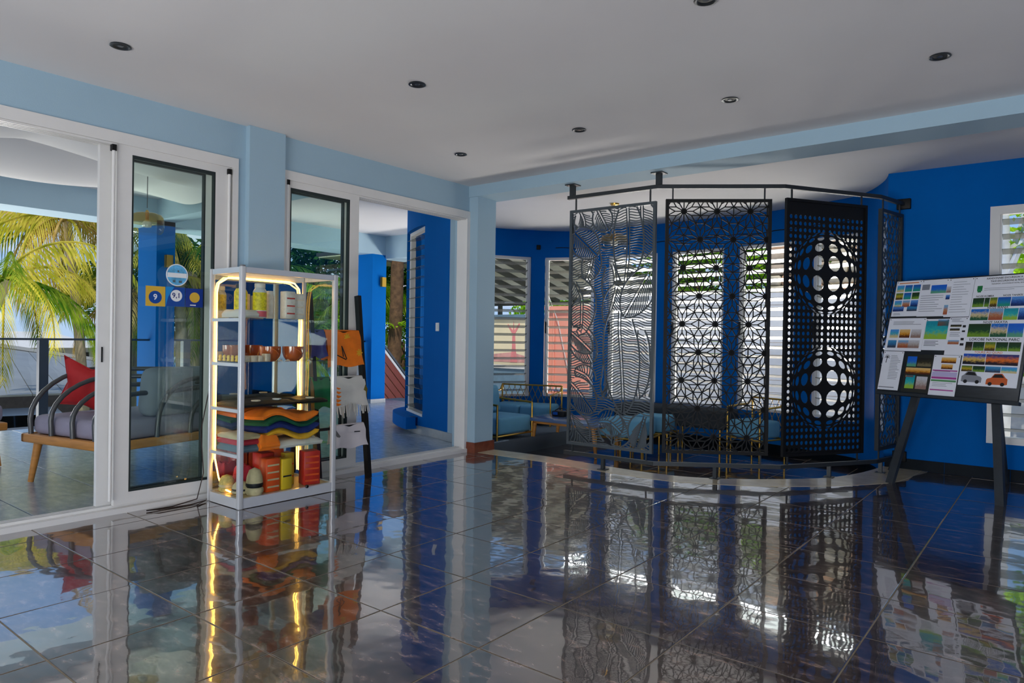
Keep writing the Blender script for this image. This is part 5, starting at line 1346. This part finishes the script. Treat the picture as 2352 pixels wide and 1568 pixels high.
# ================================================================ outside
M_earth = pm('ground', (150, 146, 120), 0.95, var=0.25, vscale=0.4); M_pav = pm('paving', (196, 188, 174), 0.85, var=0.12, vscale=1.5)
M_sea = pm('sea_water', (34, 118, 170), 0.65, var=0.15, vscale=0.02)
MB().box(-400, -60, -14.2, 60, 400, -14.0).build('sea', M_sea, kind='structure')
MB().box(-48, -40, -4.2, -10.2, 60, -3.4).build('ground', M_earth, kind='structure')
MB().box(-10.2, 9.35, -1.0, 26, 40, -0.36).box(-1.34, 7.77, -1.0, 26, 9.35, -0.36).box(3.2, -40, -1.0, 26, 7.77, -0.12).box(-5.0, -40, -1.0, 3.2, -4.8, -0.12).box(-10.2, -40, -4.0, -5.0, -3.2, -0.36).build('paved_yard', M_pav, kind='structure')
MB().box(-10.2, -3.2, -4.0, -10.0, 9.35, -0.2).build('wall_terrace_base', M_lblue, kind='structure')

# ---- leaves
LM = [leafmat('palm_yellow', (150,150,40), (206,190,80), 0.4), leafmat('palm_green', (62,104,24), (140,156,50), 0.4), leafmat('palm_dark', (28,66,26), (70,110,40), 0.3), leafmat('leaf_lime', (110,170,20), (170,210,50), 0.45), leafmat('leaf_deep', (20,56,26), (56,100,44), 0.25, 1.5), leafmat('leaf_mid', (60,110,30), (120,160,50), 0.35, 1.5), leafmat('palm_straw', (170,140,70), (210,180,110), 0.3)]
M_bark = pm('palm_bark', (150, 134, 106), 0.9, var=0.25, vscale=10, stretch=(1,1,0.3), bump=0.01, bscale=12); M_barkd = pm('dark_bark', (92, 68, 44), 0.95, var=0.4, vscale=9, bump=0.015, bscale=14); M_barkp = pm('pale_bark', (186, 186, 180), 0.9, var=0.15, vscale=6)
def frond(mb, o, az, elev, ln, droop, nl=34, lw=0.045, ll=0.55, hang=0.7, rnd=random):
    o = Vector(o); pts = []; d = Vector((math.cos(az), math.sin(az), 0)); x = 0.0; z = 0.0; ang = elev
    for k in range(nl+1):
        pts.append(o+d*x+Vector((0,0,z))); st = ln/nl; x += math.cos(ang)*st; z += math.sin(ang)*st; ang -= droop/nl
    mb.tube(pts[::3], [0.028*(1-i/len(pts[::3]))+0.006 for i in range(len(pts[::3]))], 5)
    side = Vector((-d.y, d.x, 0))
    for k in range(3, nl+1):
        f = k/nl; L = ll*(0.45+0.55*math.sin(PI*min(1, f*1.05)))*(1 if f < 0.93 else 0.7); tg = (pts[k]-pts[k-1]).normalized()
        for s in (-1, 1):
            dd = (side*s*(1-hang*0.6)+tg*0.55+Vector((0,0,-hang))*rnd.uniform(0.7,1.2)).normalized(); w2 = tg*lw/2
            p = pts[k]; m = p+dd*L*0.5+Vector((0,0,0.03)); e = p+dd*L+Vector((0,0,-0.10*L))
            mb.add([p-w2*0.5, p+w2*0.5, m+w2, m-w2, e], [(0,1,2,3), (3,2,4)])
def palm(x, y, z0, zc, lean, ln, fronds, mats, lab, tr=0.13, ll=0.55, seed=1, name='palm_tree', droop=1.7, hang=0.75, trunks=1, elev=None, grp='palms beyond the terrace railing', lw=0.045, nl=34):
    r = random.Random(seed); t = thing(name, (x, y, z0), lab, 'palm tree', grp)
    for q in range(trunks):
        ox = r.uniform(-0.5,0.5)*(q > 0); oy = r.uniform(-0.5,0.5)*(q > 0); zz = zc-(r.uniform(0,0.7) if q else 0)
        P = [(x+ox+lean[0]*k/8*(k/8), y+oy+lean[1]*k/8*(k/8), z0+(zz-z0)*k/8) for k in range(9)]
        MB().tube(P, [tr*(1.25-0.4*k/8) for k in range(9)], 10).build('trunk', M_bark, t)
        top = Vector(P[-1]); n = fronds if not q else fronds*2//3
        for k in range(n):
            mb = MB(); az = 2*PI*k/n+r.uniform(-0.25,0.25); e = (elev if elev is not None else r.uniform(-0.35, 1.25))
            frond(mb, top, az, e, ln*r.uniform(0.8,1.1), droop*r.uniform(0.8,1.25), nl, lw, ll, hang, r)
            mb.build('frond', mats[r.randrange(len(mats))], t)
    return t
palm(-16.0, 5.90, -3.6, 3.55, (-0.45,-0.30), 3.0, 22, [LM[0],LM[0],LM[1],LM[6]], 'tall coconut palm with golden drooping fronds seen through the open left doorway', seed=4, tr=0.10, ll=0.75, droop=2.1, hang=0.95)
palm(-15.0, 3.2, -3.6, 2.1, (0.4,0.8), 2.7, 16, [LM[1],LM[1],LM[0]], 'green coconut palm at the far left edge of the doorway view', seed=8, ll=0.7, droop=1.9, hang=0.9)
palm(-17.0, 6.9, -3.6, 2.0, (0.1,0.3), 2.2, 18, [LM[1],LM[6],LM[0]], 'shorter feathery palm with straw fronds right of the tall coconut palm', seed=12, ll=0.5, trunks=2)
palm(-16.2, 8.3, -3.6, 3.0, (0.1,-0.2), 2.6, 20, [LM[1],LM[0],LM[2]], 'clump of feathery palms behind the stickers on the glass door', seed=15, ll=0.5, trunks=3)
palm(-16.6, 9.6, -3.6, 2.4, (0.0,0.2), 2.4, 18, [LM[2],LM[1],LM[6]], 'dark green palm clump right of the first blue pillar', seed=19, ll=0.5, trunks=3)
palm(-14.9, 11.5, -3.6, 2.2, (0.0,0.1), 2.3, 20, [LM[3],LM[1],LM[3]], 'lime green areca palm seen through the glass of the right door', seed=23, ll=0.45, trunks=3)
palm(-13.9, 9.9, -3.6, 1.2, (0.0,0.0), 2.0, 18, [LM[1],LM[2],LM[3]], 'low areca palm behind the glass showcase', seed=29, ll=0.45, trunks=2)
palm(-19.0, 10.8, -3.6, 1.2, (0.0,0.0), 2.2, 16, [LM[2],LM[2],LM[1]], 'distant dark palm between the two blue pillars', seed=31, ll=0.5, trunks=2)

def leafcloud(mb, blobs, n, sz, rnd):
    tot = sum(b[3]**2 for b in blobs)
    for b in blobs:
        for k in range(int(n*b[3]**2/tot)):
            v = Vector((rnd.gauss(0,1), rnd.gauss(0,1), rnd.gauss(0,1))).normalized()*b[3]*rnd.uniform(0.55,1.0); p = Vector(b[:3])+Vector((v.x, v.y, v.z*0.8))
            a = Vector((rnd.gauss(0,1), rnd.gauss(0,1), rnd.gauss(0,0.6))).normalized()*sz*rnd.uniform(0.6,1.3); c = a.cross(Vector((rnd.gauss(0,1), rnd.gauss(0,1), rnd.gauss(0,1)))).normalized()*sz*0.38
            mb.add([p-a, p+c, p+a, p-c], [(0,1,2,3)])
def tree(x, y, z0, blobs, n, sz, m, lab, tr=0.16, seed=1, name='tree', grp='trees around the house', cat='tree', bark=None):
    r = random.Random(seed); t = thing(name, (x, y, z0), lab, cat, grp); zc = sum(b[2] for b in blobs)/len(blobs)
    if tr:
        MB().tube([(x,y,z0),(x+0.05,y,z0+(zc-z0)*0.5),(x,y+0.05,zc)], [tr*1.2,tr,tr*0.7], 10).build('trunk', bark or M_barkd, t)
        mb = MB()
        for b in blobs: mb.tube([(x,y,z0+(zc-z0)*0.7),((x+b[0])/2,(y+b[1])/2,(zc+b[2])/2),b[:3]], [tr*0.5,tr*0.35,tr*0.15], 6)
        mb.build('branches', bark or M_barkd, t)
    mb = MB(); leafcloud(mb, blobs, n, sz, r); mb.build('foliage', m, t)
tree(-18.5, 12.6, -3.6, [(-18.5,12.2,3.2,2.3),(-18.0,14.2,3.0,2.2),(-19,10.6,2.6,1.9),(-17.5,15.8,2.8,1.9)], 9000, 0.14, LM[4], 'large dark green tree behind the right glass door', 0.25, 3)
tree(-31.0, 14.0, -3.6, [(-31,13.4,2.9,2.5),(-31,16.6,3.4,2.7),(-32,19.4,1.2,2.7)], 6000, 0.18, LM[4], 'dark tree far behind the first blue pillar', 0.25, 6)
# trunk seen between pillar and tower, with a bird's nest fern
t = thing('old_palm', (-13.2, 11.85, -3.6), 'thick brown palm trunk with a lime fern, between blue pillar and tower', 'tree')
MB().tube([(-13.25,11.75,-3.6),(-13.15,11.80,0.0),(-13.1,11.84,2.0),(-13.1,11.86,3.3)], [0.20,0.18,0.165,0.165], 14).build('trunk', M_barkd, t)
mb = MB(); r = random.Random(5)
for k in range(46):
    a = r.uniform(0,2*PI); p = Vector((-13.1+0.17*math.cos(a), 11.84+0.17*math.sin(a), 1.42+r.uniform(-0.05,0.1))); d = Vector((math.cos(a), math.sin(a), r.uniform(0.1,0.7))).normalized(); s = Vector((-d.y,d.x,0))*0.035; L = r.uniform(0.16,0.34)
    mb.add([p-s*0.4, p+s*0.4, p+d*L*0.6+s, p+d*L+Vector((0,0,-0.05)), p+d*L*0.6-s], [(0,1,2,3,4)])
mb.build('fern', LM[3], t)
tree(-16.2, 14.9, -3.6, [(-16.4,14.9,2.5,1.0),(-16.2,15.5,1.0,1.1),(-16.0,14.5,-0.4,0.9)], 2600, 0.09, LM[5], 'bright green shrub behind the thick brown trunk', 0.08, 9)

# ---- stair balustrade with red-brown boards
M_rb = pm('red_brown_board', (126, 44, 34), 0.55, var=0.12, vscale=4)
t = thing('stair_balustrade', (-11.0, 9.9, -1.5), 'sloping stair balustrade of red-brown boards beyond the blue pillar', 'balustrade')
y0, y1 = 8.9, 11.2
def zz_(y, off): return 0.94-(y-9.65)*1.02+off
for k in range(5):
    o = -0.10-0.215*k
    MB().add([(-11.02,y0,zz_(y0,o)),(-11.02,y1,zz_(y1,o)),(-11.02,y1,zz_(y1,o-0.185)),(-11.02,y0,zz_(y0,o-0.185)),(-10.99,y0,zz_(y0,o)),(-10.99,y1,zz_(y1,o)),(-10.99,y1,zz_(y1,o-0.185)),(-10.99,y0,zz_(y0,o-0.185))],
      [(0,1,2,3),(7,6,5,4),(0,4,5,1),(1,5,6,2),(2,6,7,3),(3,7,4,0)]).build('board', M_rb, t)
MB().bar((-11.0,y0,zz_(y0,0.02)), (-11.0,y1,zz_(y1,0.02)), 0.05, 0.04).build('handrail', M_rail, t)
MB().bar((-11.0,y0,zz_(y0,-0.07)), (-11.0,y1,zz_(y1,-0.07)), 0.04, 0.05).build('cap_strip', M_white, t)
for y in (9.0, 10.3, 11.1): MB().box(-11.05, y-0.03, -3.5, -11.021, y+0.03, zz_(y,0.0)).build('post', M_rail, t)
# neighbour's eave seen above the trunk
t = thing('eave', (-13.6, 12.6, 2.8), 'pale boarded roof eave above the thick brown trunk', 'roof')
M_eave = pm('eave_paint', (176, 176, 150), 0.8); M_fas = pm('dark_fascia', (56, 60, 60), 0.6)
for k in range(5): MB().box(-14.9+0.34*k, 10.8, 3.17+0.0*k, -14.9+0.34*k+0.325, 14.5, 3.20).build('soffit_board', M_eave, t)
MB().box(-13.18, 10.8, 3.05, -13.14, 14.5, 3.30).build('fascia', M_fas, t); MB().box(-15.0, 10.8, 3.21, -13.1, 14.5, 3.3).build('roof_sheet', M_fas, t)

# ---- neighbours towards the sea
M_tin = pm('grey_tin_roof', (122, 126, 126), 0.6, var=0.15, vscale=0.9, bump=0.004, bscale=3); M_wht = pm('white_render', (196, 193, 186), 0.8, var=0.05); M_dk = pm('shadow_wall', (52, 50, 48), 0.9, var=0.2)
t = thing('tin_roofed_building', (-21, 6.5, -3.4), 'long low building with pale grey tin roof just below the terrace railing', 'building')
A, B, Cc, Dd = Vector((-18.0,0.5,-0.20)), Vector((-18.0,10.5,-0.32)), Vector((-24.6,11.4,-0.15)), Vector((-24.0,2.0,1.45))
for k in range(16):
    u0, u1 = k/16, (k+0.97)/16
    a, b, c, d = A.lerp(B,u0), A.lerp(B,u1), Dd.lerp(Cc,u1), Dd.lerp(Cc,u0); up = Vector((0,0,0.04))
    MB().add([a,b,c,d,a+up,b+up,c+up,d+up], [(3,2,1,0),(4,5,6,7),(0,1,5,4),(1,2,6,5),(2,3,7,6),(3,0,4,7)]).build('roof_sheet', M_tin, t)
MB().bar(Dd+Vector((0,0,0.08)), Cc+Vector((0,0,0.08)), 0.3, 0.10).build('ridge_cap', M_wht, t)
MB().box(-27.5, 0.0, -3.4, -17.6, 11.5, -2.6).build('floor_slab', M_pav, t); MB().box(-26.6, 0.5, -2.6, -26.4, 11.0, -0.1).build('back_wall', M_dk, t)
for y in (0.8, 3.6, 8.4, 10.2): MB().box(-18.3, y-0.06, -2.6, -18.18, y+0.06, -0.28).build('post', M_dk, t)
t = thing('white_house', (-42, 12.6, -6), 'distant white house with hipped roof beyond the tin roof', 'house')
MB().box(-45, 11.0, -8, -40.5, 15.2, 0.35).build('wall', M_wht, t)
hp = [(-45.6,10.4,0.35),(-39.9,10.4,0.35),(-39.9,15.6,0.35),(-45.6,15.6,0.35),(-43.4,12.2,1.15),(-42.2,12.2,1.15),(-42.2,13.7,1.15),(-43.4,13.7,1.15)]
MB().add(hp, [(3,2,1,0),(4,5,6,7),(0,1,5,4),(1,2,6,5),(2,3,7,6),(3,0,4,7)]).build('hipped_roof', M_wht, t)
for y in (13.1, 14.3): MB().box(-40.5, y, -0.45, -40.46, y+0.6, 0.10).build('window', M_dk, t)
t = thing('white_house', (-50, 19, -8), 'low white house further right along the shore', 'house')
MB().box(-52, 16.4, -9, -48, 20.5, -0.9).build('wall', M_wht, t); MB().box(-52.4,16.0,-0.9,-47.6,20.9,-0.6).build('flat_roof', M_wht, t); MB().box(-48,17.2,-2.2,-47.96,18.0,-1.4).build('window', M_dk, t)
# parked car below
M_cardk = pm('car_paint_black', (22, 24, 28), 0.2, coat=0.6); M_chr = pm('chrome', (190,192,196), 0.15, metal=1.0); M_cargl = pm('car_glass', (20,24,28), 0.08)
Mc = T(-21.2, 6.25, -2.598, -0.22)
t = thing('parked_car', (-21.2, 6.25, -2.6), 'black parked car under the tin roof, seen low through the railing', 'car')
prof = [(2.1,0.35),(2.15,0.75),(2.0,0.98),(1.0,1.08),(0.35,1.62),(-1.3,1.66),(-2.05,1.15),(-2.1,0.4)]
MB(Mc).add([(p[0],s,p[1]) for s in (-0.85,0.85) for p in prof], [tuple(range(8)), tuple(range(15,7,-1))]+[(i,(i+1)%8,8+(i+1)%8,8+i) for i in range(8)]).build('body', M_cardk, t)
Mc2 = Mc
MB(Mc2).add([(1.0,-0.72,1.10),(1.0,0.72,1.10),(0.40,0.66,1.60),(0.40,-0.66,1.60),(1.04,-0.72,1.10),(1.04,0.72,1.10),(0.44,0.66,1.60),(0.44,-0.66,1.60)], [(0,1,2,3),(7,6,5,4),(0,4,5,1),(1,5,6,2),(2,6,7,3),(3,7,4,0)]).build('windscreen', M_cargl, t)
MB(Mc2).box(2.15,-0.45,0.60,2.18,0.45,0.80).build('grille', M_chr, t)
for s in (-0.68, 0.68): MB(Mc2).rbox(2.08,s-0.16,0.68,2.17,s+0.16,0.86,0.03).build('headlight', M_white2, t)
for x in (-1.35, 1.35):
    for s in (-0.82, 0.82): MB(Mc2 @ Matrix.Translation((x,s,0.33)) @ Matrix.Rotation(PI/2,4,'X')).lathe([(0.2,-0.1),(0.33,-0.1),(0.33,0.1),(0.2,0.1)], seg=18).build('wheel', M_black, t)
t = thing('street_sign', (-15.0, 4.92, -3.4), 'small red and yellow roadside sign beside the railing post', 'sign')
MB().box(-15.02, 4.82, -0.74, -14.98, 5.02, -0.38).build('panel', pm('sign_red',(214,66,54),0.5), t); MB().box(-14.979, 4.93, -0.68, -14.975, 5.0, -0.46).build('yellow_field', M_yl, t); MB().tube([(-15.03,4.92,-3.4),(-15.03,4.92,-0.7)], 0.03, 8).build('pole', M_rail, t)

# ---- yard behind the lounge: painted wall, salmon building, carport, fences
M_mur = pm('mural_wall', (222, 206, 168), 0.85, var=0.08, vscale=2); M_sal = pm('salmon_wall', (224, 146, 122), 0.85, var=0.05, vscale=1.2); M_bao = pm('mural_pink', (214, 128, 124), 0.85, var=0.1)
t = thing('mural_wall', (-11.0, 13.1, -0.36), 'cream garden wall painted with a pink baobab tree, beyond the leftmost window', 'wall')
MB().box(-13.2, 13.0, -0.36, -9.45, 13.2, 1.66).build('wall_body', M_mur, t); MB().box(-13.2, 12.94, 1.66, -9.42, 13.26, 1.76).build('coping', M_gb, t)
mb = MB(); bp_ = [(-10.62,0.62),(-10.48,0.62),(-10.50,1.0),(-10.53,1.35),(-10.40,1.58),(-10.56,1.42),(-10.72,1.60),(-10.60,1.35),(-10.62,1.0)]
def flatpoly(P, y, th, m, name, par):
    n = len(P); MB().add([(p[0],y,p[1]) for p in P]+[(p[0],y-th,p[1]) for p in P], [tuple(range(n)), tuple(range(2*n-1,n-1,-1))]+[(i,(i+1)%n,n+(i+1)%n,n+i) for i in range(n)]).build(name, m, par)
flatpoly([(-10.34,0.62),(-10.12,0.62),(-10.18,0.95),(-10.20,1.30),(-10.06,1.52),(-10.08,1.56),(-10.22,1.38),(-10.25,1.60),(-10.27,1.38),(-10.42,1.54),(-10.43,1.50),(-10.28,1.30),(-10.29,0.95)], 13.0, 0.008, M_bao, 'baobab', t)
flatpoly([(-10.9,0.62),(-9.9,0.62),(-9.9,0.78),(-10.3,0.86),(-10.9,0.80)], 12.999, 0.003, pm('mural_rose',(206,150,140),0.85,var=0.2,vscale=6), 'painted_meadow', t)
t = thing('low_wall', (-11, 12.2, -0.36), 'low grey-blue wall in front of the painted wall', 'wall')
MB().box(-12.2, 12.1, -0.36, -8.9, 12.35, 0.52).build('wall_body', M_gb, t); MB().box(-12.2, 12.06, 0.52, -8.88, 12.39, 0.58).build('coping', M_wht, t)
t = thing('salmon_building', (-8.4, 13.6, -0.36), 'salmon pink outbuilding wall behind the second window', 'building')
MB().box(-9.40, 13.2, -0.36, -7.55, 14.6, 1.86).build('wall', M_sal, t); MB().box(-9.46, 13.12, 1.86, -7.5, 14.7, 1.95).build('coping', M_sal, t)
MB().tube([(-9.2,13.17,-0.36),(-9.2,13.17,1.85)], 0.025, 8).build('downpipe', M_sal, t); MB().box(-9.40,13.18,0.0,-7.55,13.199,0.07).build('white_band', M_wht, t)
MB().tube([(-9.32,13.14,2.15),(-9.05,13.12,1.6),(-8.72,13.12,0.35)], 0.010, 6).build('white_cable', M_wht, t)
t = thing('carport', (-11, 16, -0.36), 'carport with pale sheet roof and grey steel rafters behind the garden wall', 'carport')
M_sheet = leafmat('carport_sheet', (206, 202, 184), (222, 218, 204), 0.55, 0.8)
def cz(y): return 3.95-0.25*(y-13.6)
for k in range(9):
    a = -16+k*0.77; mb = MB(); P = [(a,13.6),(a+0.755,13.6),(a+0.755,19.4),(a,19.4)]
    mb.add([(p[0],p[1],cz(p[1])) for p in P]+[(p[0],p[1],cz(p[1])+0.03) for p in P], [(3,2,1,0),(4,5,6,7),(0,1,5,4),(1,2,6,5),(2,3,7,6),(3,0,4,7)]).build('roof_sheet', M_sheet, t)
M_steel = pm('grey_steel', (104,104,96), 0.6)
for k in range(9): a = -15.7+k*0.8; MB().bar((a,13.7,cz(13.7)-0.085), (a,19.3,cz(19.3)-0.085), 0.10, 0.15).build('rafter', M_steel, t)
for y in (13.9, 19.0): MB().bar((-16,y,cz(y)-0.22), (-9.1,y,cz(y)-0.22), 0.08, 0.10).build('purlin', M_steel, t)
for a in (-15.6,-12.3,-10.4): MB().box(a-0.06, 18.94, -0.36, a+0.06, 19.06, cz(19)-0.27).build('post', M_steel, t)
tree(-13.0, 22.4, -0.36, [(-14.0,22.2,2.1,1.4),(-12.0,22.4,2.0,1.4),(-10.1,22.2,2.2,1.5),(-16.2,22.4,2.1,1.4)], 5200, 0.13, LM[3], 'sunlit lime hedge behind the carport', 0.1, 41, 'hedge', 'trees around the house', 'hedge')
tree(-7.6, 17.5, -0.36, [(-8.2,17.4,3.6,1.3),(-7.0,17.2,2.9,1.3),(-6.2,17.8,3.6,1.2),(-7.4,17,1.6,1.1)], 5200, 0.10, LM[5], 'leafy green tree behind the third window', 0.14, 43)
palm(-6.4, 15.4, -0.36, 2.0, (0.0,0.0), 1.9, 16, [LM[3],LM[1]], 'lime palm with fine leaflets behind the leaf-pattern panel', seed=47, ll=0.4, tr=0.09, grp='garden plants behind the lounge')
tree(-4.7, 17.0, -0.36, [(-5.6,16.8,3.3,1.1),(-4.6,17.0,3.0,1.1),(-3.9,17.2,3.5,1.0)], 3600, 0.10, LM[3], 'sunny lime tree above the white wall behind the star panel', 0.12, 49)
M_wplank = pm('white_plank', (150, 152, 152), 0.7, var=0.05)
t = thing('white_fence', (-4.3, 12.5, -0.36), 'white planked garden wall outside the windows behind the star panel', 'fence')
for k in range(11): MB().box(-7.45, 12.5, -0.36+0.222*k, -1.9, 12.56, -0.36+0.222*k+0.214).build('plank', M_wplank, t)
for x in (-7.4,-5.6,-3.8,-2.0): MB().box(x-0.05, 12.561, -0.36, x+0.05, 12.66, 2.05).build('post', M_wplank, t)
M_st = [pm('stone_a', (196,182,154), 0.9, var=0.2, vscale=5, bump=0.01, bscale=12), pm('stone_b', (170,150,126), 0.9, var=0.2, vscale=5, bump=0.01, bscale=12), pm('stone_c', (206,160,120), 0.9, var=0.2, vscale=5, bump=0.01, bscale=12)]
t = thing('stone_wall', (-2.9, 14.6, -0.36), 'rough stone wall above the white planks behind the dot panel', 'wall')
r = random.Random(77); z = 1.7
while z < 3.9:
    x = -4.75; h = r.uniform(0.16, 0.26)
    while x < -1.6:
        wd = r.uniform(0.24, 0.5); dp = r.uniform(0.0, 0.05)
        MB().rbox(x+0.008, 14.5-dp, z+0.006, x+wd-0.008, 14.8, z+h-0.006, 0.03, 1).build('stone', M_st[r.randrange(3)], t); x += wd
    z += h
MB().box(-4.75, 14.56, -0.36, -1.5, 14.8, 1.7).build('wall_footing', M_st[1], t)
# garden outside the right-hand window
tree(-0.62, 11.2, -0.36, [(-0.3,11.6,2.5,0.5),(0.1,11.2,3.0,0.5),(-0.1,12,3.3,0.6)], 900, 0.09, LM[3], 'pale-trunked tree with lime leaves outside the right-hand window', 0.10, 53, bark=M_barkp)
tree(0.4, 13.0, -0.36, [(0.3,13,2.4,0.8),(0.9,13,1.6,0.8),(-0.4,13.2,1.2,0.6)], 1800, 0.10, LM[5], 'green shrub with dry leaves outside the right-hand window', 0.08, 57)
t = thing('white_garden_wall', (0.5, 14.5, -0.36), 'white rendered garden wall outside the right-hand window', 'wall')
MB().box(-1.45, 14.4, -0.36, 4.5, 14.6, 2.0).build('wall_body', M_wht, t); MB().box(-1.45, 14.35, 2.0, 4.5, 14.65, 2.08).build('coping', M_wht, t)
MB().rbox(0.0, 10.6, -0.36, 0.5, 10.95, 0.30, 0.03).build('planter', M_wht, kind=None)
o = bpy.data.objects['planter']; addprop(o, 'white block planter low outside the right-hand window', 'planter')
